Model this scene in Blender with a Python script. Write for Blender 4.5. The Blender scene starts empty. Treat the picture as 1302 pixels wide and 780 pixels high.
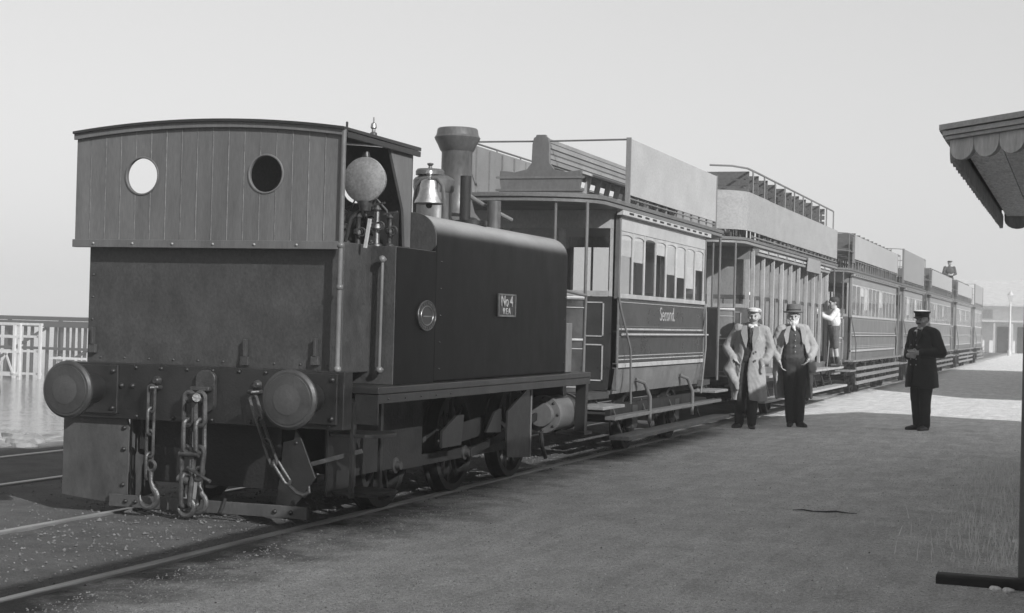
import bpy, bmesh, math, random
from mathutils import Vector, Matrix, noise
random.seed(4)
R = math.radians
S = bpy.context.scene
C = S.collection

# ------------------------------------------------------------------ camera
CAM_H = 1.42
F_PX, CX, CY, W_PX = 1992.0, 651.0, 390.0, 1302.0
YAW, PITCH, ROLL = R(19.992), R(0.551), math.atan(0.026)
cam_d = bpy.data.cameras.new('camera')
cam = bpy.data.objects.new('camera', cam_d); C.objects.link(cam)
cam_d.sensor_width = 36.0; cam_d.lens = F_PX / W_PX * 36.0
cam_d.clip_start = 0.05; cam_d.clip_end = 6000
fw = Vector((-math.sin(YAW)*math.cos(PITCH), math.cos(YAW)*math.cos(PITCH), math.sin(PITCH)))
r0 = Vector((math.cos(YAW), math.sin(YAW), 0)); u0 = r0.cross(fw)
rt = math.cos(ROLL)*r0 + math.sin(ROLL)*u0
up = math.cos(ROLL)*u0 - math.sin(ROLL)*r0
m = Matrix((rt, up, -fw)).transposed().to_4x4(); m.translation = Vector((0, 0, CAM_H))
cam.matrix_world = m
S.camera = cam

# ------------------------------------------------------------------ sky, sun, exposure
SUN_T = Vector((-1.0, 0.65, -0.66)).normalized()          # direction the light travels
elev = math.asin(-SUN_T.z)
wd = bpy.data.worlds.new('World'); S.world = wd; wd.use_nodes = True
nt = wd.node_tree; nt.nodes.clear()
out = nt.nodes.new('ShaderNodeOutputWorld'); bg = nt.nodes.new('ShaderNodeBackground')
sky = nt.nodes.new('ShaderNodeTexSky'); sky.sky_type = 'NISHITA'; sky.sun_disc = False
sky.sun_elevation = elev
sd = -SUN_T
sky.sun_rotation = math.atan2(sd.x, sd.y)
sky.air_density = 1.0; sky.dust_density = 0.6; sky.ozone_density = 1.0
# monochrome plate sensitive to blue light only: the sky goes nearly white
sp = nt.nodes.new('ShaderNodeSeparateColor')
pw_ = nt.nodes.new('ShaderNodeMath'); pw_.operation = 'POWER'; pw_.inputs[1].default_value = 0.45      # the plate's soft shoulder
ml_ = nt.nodes.new('ShaderNodeMath'); ml_.operation = 'MULTIPLY'; ml_.inputs[1].default_value = 6.6**.55
nt.links.new(sky.outputs[0], sp.inputs[0]); nt.links.new(sp.outputs[2], pw_.inputs[0]); nt.links.new(pw_.outputs[0], ml_.inputs[0])
nt.links.new(ml_.outputs[0], bg.inputs[0]); bg.inputs[1].default_value = 0.098
nt.links.new(bg.outputs[0], out.inputs[0])
sl = bpy.data.lights.new('sun', 'SUN'); sl.energy = 5.0; sl.angle = R(0.53); sl.color = (1, 1, 1)
so = bpy.data.objects.new('sun', sl); C.objects.link(so)
so.rotation_euler = SUN_T.to_track_quat('-Z', 'Y').to_euler(); so.location = (20, -15, 20)
S.view_settings.view_transform = 'Standard'; S.view_settings.look = 'None'
S.view_settings.gamma = 1; S.view_settings.exposure = 0.22; S.view_settings.use_curve_mapping = False
S.render.engine = 'CYCLES'
S.cycles.max_bounces = 8; S.cycles.volume_bounces = 1; S.cycles.transparent_max_bounces = 16

# ------------------------------------------------------------------ materials (all grey: a monochrome photograph)
MATS = {}
def nd(t, k, **kw):
    n = t.nodes.new(k)
    for a, b in kw.items(): setattr(n, a, b)
    return n
def mat(name, v, rough=0.6, var=0.25, scale=6.0, stretch=(1, 1, 1), bump=0.0, bscale=60.0, metal=0.0, spec=0.5, fine=0.12, coat=0.0):
    """grey procedural paint / metal / wood: patchy tone, fine grain, uneven gloss, a little relief"""
    m = bpy.data.materials.new(name); m.use_nodes = True; t = m.node_tree
    b = t.nodes['Principled BSDF']
    tc = nd(t, 'ShaderNodeTexCoord'); mp = nd(t, 'ShaderNodeMapping'); mp.inputs['Scale'].default_value = stretch
    t.links.new(tc.outputs['Object'], mp.inputs[0])
    n1 = nd(t, 'ShaderNodeTexNoise'); n1.inputs['Scale'].default_value = scale; n1.inputs['Detail'].default_value = 6; n1.inputs['Roughness'].default_value = .65
    n2 = nd(t, 'ShaderNodeTexNoise'); n2.inputs['Scale'].default_value = bscale; n2.inputs['Detail'].default_value = 3
    t.links.new(mp.outputs[0], n1.inputs[0]); t.links.new(mp.outputs[0], n2.inputs[0])
    r1 = nd(t, 'ShaderNodeMapRange'); r1.inputs[1].default_value = .3; r1.inputs[2].default_value = .7
    r1.inputs[3].default_value = v*(1-var); r1.inputs[4].default_value = v*(1+var)
    r2 = nd(t, 'ShaderNodeMapRange'); r2.inputs[1].default_value = .3; r2.inputs[2].default_value = .7
    r2.inputs[3].default_value = 1-fine; r2.inputs[4].default_value = 1+fine
    t.links.new(n1.outputs[0], r1.inputs[0]); t.links.new(n2.outputs[0], r2.inputs[0])
    mu = nd(t, 'ShaderNodeMath', operation='MULTIPLY'); t.links.new(r1.outputs[0], mu.inputs[0]); t.links.new(r2.outputs[0], mu.inputs[1])
    oi = nd(t, 'ShaderNodeObjectInfo'); rr = nd(t, 'ShaderNodeMapRange'); rr.inputs[3].default_value = .9; rr.inputs[4].default_value = 1.1
    t.links.new(oi.outputs['Random'], rr.inputs[0])
    mu2 = nd(t, 'ShaderNodeMath', operation='MULTIPLY'); t.links.new(mu.outputs[0], mu2.inputs[0]); t.links.new(rr.outputs[0], mu2.inputs[1])
    cc = nd(t, 'ShaderNodeCombineColor')
    for i in range(3): t.links.new(mu2.outputs[0], cc.inputs[i])
    t.links.new(cc.outputs[0], b.inputs['Base Color'])
    r3 = nd(t, 'ShaderNodeMapRange'); r3.inputs[1].default_value = .3; r3.inputs[2].default_value = .7
    r3.inputs[3].default_value = max(.05, rough-.12); r3.inputs[4].default_value = min(1, rough+.12)
    t.links.new(n1.outputs[0], r3.inputs[0]); t.links.new(r3.outputs[0], b.inputs['Roughness'])
    b.inputs['Metallic'].default_value = metal; b.inputs['Specular IOR Level'].default_value = spec
    if coat: b.inputs['Coat Weight'].default_value = coat; b.inputs['Coat Roughness'].default_value = .15
    if bump:
        bp = nd(t, 'ShaderNodeBump'); bp.inputs['Strength'].default_value = bump; bp.inputs['Distance'].default_value = .01
        t.links.new(n2.outputs[0], bp.inputs['Height']); t.links.new(bp.outputs[0], b.inputs['Normal'])
    MATS[name] = m; return m
mat('black_paint', .014, .38, .45, 3, (1, 1, .5), .05, 40)
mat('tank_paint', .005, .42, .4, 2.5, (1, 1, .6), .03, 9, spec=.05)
def sheen_and_dust_on_top(name, v):
    # sky sheen painted as lighter tone where the plate faces up, with some dust
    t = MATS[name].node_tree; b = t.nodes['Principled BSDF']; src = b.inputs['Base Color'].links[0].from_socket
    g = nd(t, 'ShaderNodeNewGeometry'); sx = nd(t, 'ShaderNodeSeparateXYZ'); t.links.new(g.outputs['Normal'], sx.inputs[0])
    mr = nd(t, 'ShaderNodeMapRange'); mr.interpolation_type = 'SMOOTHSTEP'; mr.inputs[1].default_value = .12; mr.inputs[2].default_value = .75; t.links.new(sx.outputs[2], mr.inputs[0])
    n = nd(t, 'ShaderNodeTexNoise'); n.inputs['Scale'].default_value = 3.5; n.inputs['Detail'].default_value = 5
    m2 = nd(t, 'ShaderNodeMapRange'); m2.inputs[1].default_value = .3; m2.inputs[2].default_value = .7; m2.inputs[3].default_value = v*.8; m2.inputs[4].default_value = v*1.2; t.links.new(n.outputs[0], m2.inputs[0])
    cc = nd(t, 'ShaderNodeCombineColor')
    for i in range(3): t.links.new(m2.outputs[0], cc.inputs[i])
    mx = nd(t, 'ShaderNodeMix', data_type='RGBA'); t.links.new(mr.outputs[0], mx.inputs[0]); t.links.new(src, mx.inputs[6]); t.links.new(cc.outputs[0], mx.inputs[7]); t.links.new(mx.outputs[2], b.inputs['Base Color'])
sheen_and_dust_on_top('tank_paint', .23)
mat('bunker_paint', .036, .55, .34, 4.5, (1.2, 1.2, .8), .2, 55, fine=.25)
mat('board_paint', .095, .62, .2, 5, (1.5, 1, .25), .1, 60)
mat('plank_bead', .15, .6, .5, 14, (1, 1, 1.5))  # paler than the planks: the beads' highlight is put into their colour
mat('beam_paint', .012, .45, .45, 5, (1, 1, 1), .15, 50)
mat('worn_paint', .048, .6, .2, 8, bump=.1)
mat('buffer_steel', .032, .5, .22, 9, bump=.1)
mat('grey_moustache', .12, .9, .2, 40)
mat('guard_plate', .046, .6, .4, 4, (1, 1, .6), .2, 50)
mat('soot', .006, .7, .4, 5, (1, 1, 1), .3, 40)
mat('iron', .06, .42, .4, 14, bump=.25, bscale=70, metal=.5)
mat('worn_iron', .075, .42, .5, 14, bump=.3, bscale=70, metal=.5)
mat('brass', .34, .42, .3, 8, metal=1.0, bump=.05)
mat('chimney_iron', .07, .42, .3, 5, (1, 1, .5), .15, 40)
mat('lamp_glass', .2, .25, .2, 9, fine=.2)
mat('tank_top', .03, .36, .3, 3)
mat('car_dark', .036, .34, .3, 3, (1, 1, 1), .04, 40)
mat('car_mid', .11, .4, .22, 3, (1, 1, .6), .05, 40)
mat('car_grey', .2, .5, .18, 3, (1, 1, .5), .05, 40)
mat('car_trim', .34, .5, .2, 5, (1, 1, .6), .05, 60)
mat('car_line', .3, .5, .25, 9)
mat('car_rocker', .125, .65, .35, 4, (1, 1, .7), .1, 40)
mat('cream', .34, .55, .12, 4)
mat('white_board', .3, .8, .09, 2.2, (1, 1, 1.3), .1, 30, fine=.1)
mat('pale_board', .235, .8, .12, 3.2, (1, 1, 1.6), .1, 24, fine=.14)
mat('grey_board', .22, .75, .12, 1.6, (1, 1, 1.3), .05, 30)
mat('board_back', .16, .8, .2, 2)
mat('deck_wood', .1, .7, .3, 6, (6, 1, 6), .2, 30)
mat('seat_wood', .085, .6, .3, 6, (6, 1, 6), .15, 30)
mat('step_wood', .17, .75, .35, 5, (6, 1, 6), .3, 30)
mat('dark_wood', .035, .8, .35, 6, (4, 1, 4), .2, 30)
mat('paper', .62, .85, .1, 4)
mat('interior', .05, .7, .3, 3)
mat('partition', .3, .6, .18, 4, (1, 1, .4))
mat('rail_steel', .3, .45, .35, 6, (4, .3, 4), .15, 60, metal=.6)
mat('lettering', .27, .6, .3, 30)
mat('station_paint', .42, .7, .25, 8, (2, 2, .5), .15, 40)
mat('station_trim', .36, .65, .2, 8)
mat('soffit', .8, .8, .3, 9, (5, 1, 1), .15, 40)
mat('slate', .1, .6, .3, 8)
mat('brick_wall', .5, .85, .2, 6)
mat('render_wall', .75, .85, .12, 3)
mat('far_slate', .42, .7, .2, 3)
mat('pier_timber', .03, .85, .4, 5, (3, 3, .5), .3, 25)
mat('white_timber', .45, .7, .18, 4, (3, 3, .6), .1, 30)
mat('rock', .22, .9, .3, 3, bump=.5, bscale=20)
mat('skin', .31, .55, .12, 12, fine=.05)
mat('beard', .5, .9, .15, 60, bump=.4, bscale=200)
mat('dark_hair', .03, .8, .3, 60, bump=.4, bscale=200)
mat('coat_light', .26, .95, .12, 9, bump=.2, bscale=160)
mat('coat_pale', .3, .95, .12, 9, bump=.2, bscale=160)
mat('lining', .1, .9, .2, 9)
mat('cap_tweed', .5, .95, .15, 40, bump=.2, bscale=160)
mat('suit_dark', .022, .9, .3, 9, bump=.2, bscale=140)
mat('suit_grey', .045, .9, .3, 9, bump=.2, bscale=140)
mat('hat_felt', .1, .9, .2, 12)
mat('hat_band', .02, .8, .2, 12)
mat('white_cloth', .62, .9, .08, 9, bump=.15, bscale=90)
mat('boot', .02, .4, .3, 9)
mat('shorts', .07, .9, .25, 9)
mat('uniform', .009, .85, .3, 9, bump=.15, bscale=140)
mat('bundle', .06, .9, .3, 12, bump=.3, bscale=80)

def glass_mat():
    m = bpy.data.materials.new('window_glass'); m.use_nodes = True; t = m.node_tree; t.nodes.clear()
    o = nd(t, 'ShaderNodeOutputMaterial'); mixs = nd(t, 'ShaderNodeMixShader')
    tr = nd(t, 'ShaderNodeBsdfTransparent'); tr.inputs[0].default_value = (.93, .93, .93, 1)
    gl = nd(t, 'ShaderNodeBsdfGlossy'); gl.inputs['Roughness'].default_value = .03
    fr = nd(t, 'ShaderNodeFresnel'); fr.inputs[0].default_value = 1.5
    n = nd(t, 'ShaderNodeTexNoise'); n.inputs['Scale'].default_value = 5
    bp = nd(t, 'ShaderNodeBump'); bp.inputs['Strength'].default_value = .08
    t.links.new(n.outputs[0], bp.inputs['Height']); t.links.new(bp.outputs[0], gl.inputs['Normal'])
    ge = nd(t, 'ShaderNodeNewGeometry'); inv = nd(t, 'ShaderNodeMath', operation='SUBTRACT'); inv.inputs[0].default_value = 1; t.links.new(ge.outputs['Backfacing'], inv.inputs[1])
    ml = nd(t, 'ShaderNodeMath', operation='MULTIPLY'); t.links.new(fr.outputs[0], ml.inputs[0]); t.links.new(inv.outputs[0], ml.inputs[1])
    t.links.new(ml.outputs[0], mixs.inputs[0]); t.links.new(tr.outputs[0], mixs.inputs[1]); t.links.new(gl.outputs[0], mixs.inputs[2])
    t.links.new(mixs.outputs[0], o.inputs[0]); MATS['glass'] = m
glass_mat()

def water_mat():
    m = bpy.data.materials.new('sea'); m.use_nodes = True; t = m.node_tree; b = t.nodes['Principled BSDF']
    b.inputs['Base Color'].default_value = (.16, .16, .16, 1); b.inputs['Roughness'].default_value = .12
    tc = nd(t, 'ShaderNodeTexCoord'); n = nd(t, 'ShaderNodeTexNoise'); n.inputs['Scale'].default_value = 1.4; n.inputs['Detail'].default_value = 6
    n2 = nd(t, 'ShaderNodeTexNoise'); n2.inputs['Scale'].default_value = .18
    bp = nd(t, 'ShaderNodeBump'); bp.inputs['Strength'].default_value = .35; bp.inputs['Distance'].default_value = .12
    ad = nd(t, 'ShaderNodeMath', operation='ADD')
    t.links.new(tc.outputs['Object'], n.inputs[0]); t.links.new(tc.outputs['Object'], n2.inputs[0])
    t.links.new(n.outputs[0], ad.inputs[0]); t.links.new(n2.outputs[0], ad.inputs[1])
    t.links.new(ad.outputs[0], bp.inputs['Height']); t.links.new(bp.outputs[0], b.inputs['Normal']); MATS['water'] = m
water_mat()

def ground_mat():
    """sandy platform on the right, cinders along the tracks, pale shingle down the bank"""
    m = bpy.data.materials.new('ground_mix'); m.use_nodes = True; t = m.node_tree; b = t.nodes['Principled BSDF']
    L = t.links.new
    tc = nd(t, 'ShaderNodeTexCoord'); sx = nd(t, 'ShaderNodeSeparateXYZ'); L(tc.outputs['Object'], sx.inputs[0])
    def noi(s, d=6, r=.6):
        n = nd(t, 'ShaderNodeTexNoise'); n.inputs['Scale'].default_value = s; n.inputs['Detail'].default_value = d; n.inputs['Roughness'].default_value = r
        L(tc.outputs['Object'], n.inputs[0]); return n.outputs[0]
    def mr(x, a, b_, c, d):
        n = nd(t, 'ShaderNodeMapRange'); L(x, n.inputs[0])
        for i, q in enumerate((a, b_, c, d)): n.inputs[i+1].default_value = q
        return n.outputs[0]
    def op(o, a, b_):
        n = nd(t, 'ShaderNodeMath', operation=o)
        for i, q in enumerate((a, b_)):
            if isinstance(q, (int, float)): n.inputs[i].default_value = q
            else: L(q, n.inputs[i])
        return n.outputs[0]
    def mix(f, a, b_):
        return op('ADD', op('MULTIPLY', a, op('SUBTRACT', 1.0, f)), op('MULTIPLY', b_, f))
    big, mid, fine, grit = noi(.5, 4), noi(2.2, 6, .7), noi(55, 5, .8), noi(150, 2, .6)
    mpg = nd(t, 'ShaderNodeMapping'); mpg.inputs['Scale'].default_value = (3.2, .55, 1); L(tc.outputs['Object'], mpg.inputs[0])
    tr_ = nd(t, 'ShaderNodeTexNoise'); tr_.inputs['Scale'].default_value = 2.0; tr_.inputs['Detail'].default_value = 6; tr_.inputs['Roughness'].default_value = .7; L(mpg.outputs[0], tr_.inputs[0])
    sand = op('MULTIPLY', op('MULTIPLY', mr(mid, .3, .7, .56, .78), mr(fine, .3, .7, .5, 1.5)), op('MULTIPLY', mr(grit, .2, .8, .62, 1.38), mr(tr_.outputs[0], .3, .7, .8, 1.14)))
    vo = nd(t, 'ShaderNodeTexVoronoi'); vo.inputs['Scale'].default_value = 2.6; vo.inputs['Randomness'].default_value = 1; L(tc.outputs['Object'], vo.inputs[0])
    sand = op('MULTIPLY', sand, mr(vo.outputs['Distance'], .02, .07, .55, 1))
    cind = op('MULTIPLY', op('MULTIPLY', mr(mid, .3, .7, .07, .14), mr(fine, .25, .75, .6, 1.4)), mr(grit, .2, .8, .6, 1.4))
    shin = op('MULTIPLY', mr(mid, .35, .65, .18, .6), mr(fine, .25, .75, .8, 1.2))
    # x of the cinder edge wanders; it lies farther out beside the engine than beside the cars
    edge = op('ADD', op('ADD', sx.outputs[0], op('MULTIPLY', op('SUBTRACT', mid, .5), 1.5)), op('MULTIPLY', op('SUBTRACT', big, .5), 1.0))
    edge = op('ADD', edge, mr(sx.outputs[1], 8.0, 24.0, -.25, .35))
    f1 = mr(edge, -5.15, -4.25, 0, 1)
    col = mix(f1, cind, sand)
    e2 = op('ADD', sx.outputs[0], op('MULTIPLY', op('SUBTRACT', mid, .5), 1.2))
    f2 = mr(e2, -10.7, -10.1, 1, 0)
    col = mix(f2, col, shin)
    cc = nd(t, 'ShaderNodeCombineColor')
    for i in range(3): L(col, cc.inputs[i])
    L(cc.outputs[0], b.inputs['Base Color']); b.inputs['Roughness'].default_value = .95; b.inputs['Specular IOR Level'].default_value = .15
    bp = nd(t, 'ShaderNodeBump'); bp.inputs['Strength'].default_value = .9; bp.inputs['Distance'].default_value = .03
    h = op('ADD', op('ADD', fine, op('MULTIPLY', grit, .5)), op('MULTIPLY', mid, .3))
    L(h, bp.inputs['Height']); L(bp.outputs[0], b.inputs['Normal']); MATS['ground'] = m
ground_mat()

# ------------------------------------------------------------------ mesh helpers
class MB:
    def __init__(s): s.v = []; s.f = []
    def add(s, vs, fs):
        n = len(s.v); s.v += [tuple(p) for p in vs]; s.f += [tuple(i+n for i in q) for q in fs]; return s
    def box(s, x0, x1, y0, y1, z0, z1):
        return s.add([(x0,y0,z0),(x1,y0,z0),(x1,y1,z0),(x0,y1,z0),(x0,y0,z1),(x1,y0,z1),(x1,y1,z1),(x0,y1,z1)],
                     [(3,2,1,0),(4,5,6,7),(0,1,5,4),(1,2,6,5),(2,3,7,6),(3,0,4,7)])
    def bar(s, a, b, w, h, upv=(0, 0, 1)):
        """rectangular bar from a to b, width w (sideways), height h (along upv)"""
        a, b = Vector(a), Vector(b); d = (b-a).normalized(); uu = Vector(upv)
        if abs(d.dot(uu)) > .98: uu = Vector((0, 1, 0))
        sd_ = d.cross(uu).normalized(); uu = sd_.cross(d).normalized()
        vs = []
        for p in (a, b):
            for i, j in ((-1,-1),(1,-1),(1,1),(-1,1)): vs.append(p + sd_*(w/2*i) + uu*(h/2*j))
        return s.add(vs, [(0,1,2,3),(7,6,5,4),(0,4,5,1),(1,5,6,2),(2,6,7,3),(3,7,4,0)])
    def cyl(s, a, b, r1, r2=None, n=16, caps=True):
        if r2 is None: r2 = r1
        a, b = Vector(a), Vector(b); d = (b-a).normalized()
        q = Vector((0, 0, 1)) if abs(d.z) < .9 else Vector((1, 0, 0))
        e1 = d.cross(q).normalized(); e2 = d.cross(e1)
        vs = []
        for p, r in ((a, r1), (b, r2)):
            for i in range(n):
                t = 2*math.pi*i/n; vs.append(p + e1*(r*math.cos(t)) + e2*(r*math.sin(t)))
        fs = [(i, (i+1) % n, n+(i+1) % n, n+i) for i in range(n)]
        if caps: fs += [tuple(range(n-1, -1, -1)), tuple(range(n, 2*n))]
        return s.add(vs, fs)
    def lathe(s, prof, o=(0, 0, 0), axis=(0, 0, 1), n=24):
        """prof: list of (r, t) along the axis"""
        o = Vector(o); d = Vector(axis).normalized()
        q = Vector((0, 0, 1)) if abs(d.z) < .9 else Vector((1, 0, 0))
        e1 = d.cross(q).normalized(); e2 = d.cross(e1); vs = []; fs = []
        for r, t in prof:
            for i in range(n):
                a = 2*math.pi*i/n; vs.append(o + d*t + e1*(r*math.cos(a)) + e2*(r*math.sin(a)))
        for k in range(len(prof)-1):
            for i in range(n):
                fs.append((k*n+i, k*n+(i+1) % n, (k+1)*n+(i+1) % n, (k+1)*n+i))
        fs.append(tuple(range(n-1, -1, -1))); fs.append(tuple((len(prof)-1)*n+i for i in range(n)))
        return s.add(vs, fs)
    def tube(s, pts, r, n=10):
        pts = [Vector(p) for p in pts]; vs = []; fs = []; pe = None
        for i, p in enumerate(pts):
            d = (pts[min(i+1, len(pts)-1)] - pts[max(i-1, 0)]).normalized()
            if pe is None:
                q = Vector((0, 0, 1)) if abs(d.z) < .9 else Vector((1, 0, 0)); e1 = d.cross(q).normalized()
            else: e1 = (pe - d*pe.dot(d)).normalized()
            pe = e1; e2 = d.cross(e1)
            rr = r[i] if isinstance(r, (list, tuple)) else r
            for k in range(n):
                a = 2*math.pi*k/n; vs.append(p + e1*(rr*math.cos(a)) + e2*(rr*math.sin(a)))
        for i in range(len(pts)-1):
            for k in range(n): fs.append((i*n+k, i*n+(k+1) % n, (i+1)*n+(k+1) % n, (i+1)*n+k))
        fs.append(tuple(range(n-1, -1, -1))); fs.append(tuple((len(pts)-1)*n+k for k in range(n)))
        return s.add(vs, fs)
    def ring(s, c, r, e1, e2, rt_, n=20, m_=8, stretch=0.0):
        """torus link; stretch elongates it along e1"""
        c, e1, e2 = Vector(c), Vector(e1).normalized(), Vector(e2).normalized(); e3 = e1.cross(e2); vs = []; fs = []
        for i in range(n):
            a = 2*math.pi*i/n; d = e1*math.cos(a) + e2*math.sin(a)
            p = c + d*r + e1*(stretch*(1 if math.cos(a) > 0 else -1))
            for k in range(m_):
                b = 2*math.pi*k/m_; vs.append(p + d*(rt_*math.cos(b)) + e3*(rt_*math.sin(b)))
        for i in range(n):
            for k in range(m_): fs.append((i*m_+k, ((i+1) % n)*m_+k, ((i+1) % n)*m_+(k+1) % m_, i*m_+(k+1) % m_))
        return s.add(vs, fs)
    def prism(s, poly, ax, a, b):
        """poly of 2D points; ax = axis of extrusion ('x': (y,z), 'y': (x,z), 'z': (x,y))"""
        n = len(poly)
        def P(p, t): return {'x': (t, p[0], p[1]), 'y': (p[0], t, p[1]), 'z': (p[0], p[1], t)}[ax]
        vs = [P(p, a) for p in poly] + [P(p, b) for p in poly]
        fs = [(i, (i+1) % n, n+(i+1) % n, n+i) for i in range(n)] + [tuple(range(n-1, -1, -1)), tuple(range(n, 2*n))]
        return s.add(vs, fs)
    def sphere(s, c, r, n=12, k=8, sc=(1, 1, 1)):
        prof = [(max(1e-4, r*math.sin(math.pi*i/k)), -r*math.cos(math.pi*i/k)) for i in range(k+1)]
        q = MB().lathe(prof, n=n)
        return s.add([(c[0]+p[0]*sc[0], c[1]+p[1]*sc[1], c[2]+p[2]*sc[2]) for p in q.v], q.f)
    def strip(s, path, z0, z1, th):
        """vertical sheet of thickness th following a plan path"""
        n = len(path); P = [Vector((p[0], p[1])) for p in path]; off = []
        for i in range(n):
            d = (P[min(i+1, n-1)] - P[max(i-1, 0)]).normalized(); off.append(P[i] + Vector((-d.y, d.x))*th)
        vs = [(p.x, p.y, z0) for p in P] + [(p.x, p.y, z1) for p in P] + [(p.x, p.y, z0) for p in off] + [(p.x, p.y, z1) for p in off]
        fs = []
        for i in range(n-1):
            fs += [(i, i+1, n+i+1, n+i), (2*n+i+1, 2*n+i, 3*n+i, 3*n+i+1), (n+i, n+i+1, 3*n+i+1, 3*n+i), (i+1, i, 2*n+i, 2*n+i+1)]
        fs += [(0, n, 3*n, 2*n), (n-1, 3*n-1, 4*n-1, 2*n-1)]
        return s.add(vs, fs)
    def build(s, name, mt, parent=None, bevel=0, smooth=True, ang=35):
        me = bpy.data.meshes.new(name); vs = s.v
        if parent is not None:
            w = world_loc(parent); vs = [(p[0]-w.x, p[1]-w.y, p[2]-w.z) for p in vs]
        me.from_pydata(vs, [], s.f); bm = bmesh.new(); bm.from_mesh(me)
        bmesh.ops.recalc_face_normals(bm, faces=bm.faces); bm.to_mesh(me); bm.free()
        me.materials.append(MATS[mt])
        if smooth:
            for p in me.polygons: p.use_smooth = True
            me.set_sharp_from_angle(angle=R(ang))
        o = bpy.data.objects.new(name, me); C.objects.link(o)
        if parent is not None: o.parent = parent
        if bevel:
            md = o.modifiers.new('bevel', 'BEVEL'); md.width = bevel; md.segments = 2; md.limit_method = 'ANGLE'; md.angle_limit = R(40)
            md.harden_normals = True
        return o
def world_loc(o):
    v = Vector((0, 0, 0))
    while o is not None: v += o.location; o = o.parent
    return v
def thing(name, label, cat, loc=(0, 0, 0), rz=0, group=None):
    o = bpy.data.objects.new(name, None); C.objects.link(o); o.location = loc; o.rotation_euler = (0, 0, rz)
    o.empty_display_size = .2; o['label'] = label; o['category'] = cat
    if group: o['group'] = group
    return o
def tag(o, label, cat, group=None):
    o['label'] = label; o['category'] = cat
    if group: o['group'] = group
    return o
def struct(o): o['kind'] = 'structure'; return o
def copy_tree(o, parent=None):
    c = o.copy(); C.objects.link(c); c.parent = parent
    for ch in [q for q in o.children]: copy_tree(ch, c)
    return c
def text_mesh(body, size, name, mt, parent, loc, rot, depth=.004, align='CENTER'):
    cu = bpy.data.curves.new('t', 'FONT'); cu.body = body; cu.size = size; cu.extrude = depth; cu.align_x = align; cu.align_y = 'CENTER'
    cu.resolution_u = 3
    o = bpy.data.objects.new('t', cu); C.objects.link(o)
    dg = bpy.context.evaluated_depsgraph_get(); dg.update()
    me = bpy.data.meshes.new_from_object(o.evaluated_get(dg)); bpy.data.objects.remove(o); bpy.data.curves.remove(cu)
    M = Matrix.Translation(Vector(loc)-world_loc(parent)) @ rot.to_4x4(); me.transform(M)
    me.materials.clear(); me.materials.append(MATS[mt]); me.name = name
    q = bpy.data.objects.new(name, me); C.objects.link(q); q.parent = parent; return q
ROT_RIGHT = Matrix(((0, 0, 1), (1, 0, 0), (0, 1, 0)))      # text on a face looking along +x, reading towards +y

# ------------------------------------------------------------------ ground, water, rails
XC = -5.69
def gz(x, y):
    z = -.016 + .010*noise.noise((x*.9, y*.9, 0)) + .008*noise.noise((x*3.1, y*3.1, 3)) 
    if x > -4.4: z += .006*min(1, (x+4.4)/1.5)
    if -6.4 < x < -4.97 and y < 9.6: z += .02*math.sin((x+6.4)/1.43*math.pi) + .012*noise.noise((x*7, y*7, 1))
    if x < -10.4:
        t = -10.4-x
        z -= min(2.6, .10*t + .0015*t*t) 
        z += .07*min(1, t/.6)*max(0, 1-t/9)*(noise.noise((x*1.1, y*1.1, 5)) + .6*noise.noise((x*3, y*3, 6)))
    return z
def grade(a, b, fine0, fine1, st, growth=1.25):
    xs = []; x = fine0
    while x <= fine1: xs.append(x); x += st
    d = st; x = xs[-1]
    while x < b: d *= growth; x += d; xs.append(min(x, b))
    d = st; x = xs[0]; left = []
    while x > a: d *= growth; x -= d; left.append(max(x, a))
    return left[::-1] + xs
HAZE = .0033
gx = grade(-48, 300, -13.5, 1.0, .11); gy = grade(-100, 600, 5.0, 34.0, .11)
mb = MB(); nx = len(gx)
mb.v = [(x, y, gz(x, y)) for y in gy for x in gx]
mb.f = [(j*nx+i, j*nx+i+1, (j+1)*nx+i+1, (j+1)*nx+i) for j in range(len(gy)-1) for i in range(nx-1)]
struct(mb.build('ground', 'ground', ang=180))
struct(MB().add([(-900, -100, -1.6), (-16, -100, -1.6), (-16, 600, -1.6), (-900, 600, -1.6)], [(0, 1, 2, 3)]).build('water', 'water'))
def rail_profile(x):
    return [(x-.055, -.13), (x+.055, -.13), (x+.055, -.115), (x+.012, -.1), (x+.012, -.045), (x+.033, -.035), (x+.033, -.006), (x+.026, 0), (x-.026, 0), (x-.033, -.006), (x-.033, -.035), (x-.012, -.045), (x-.012, -.1), (x-.055, -.115)]
for xc, xs in ((XC, (-6.45, -4.93)), (-8.95, (-9.7, -8.18))):
    t = bpy.data.objects.new('railway_track', None); C.objects.link(t); t.location = (xc, 0, 0); struct(t)
    for x in xs: MB().prism(rail_profile(x), 'y', -30, 120).build('rail', 'rail_steel', t, ang=20)
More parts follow.
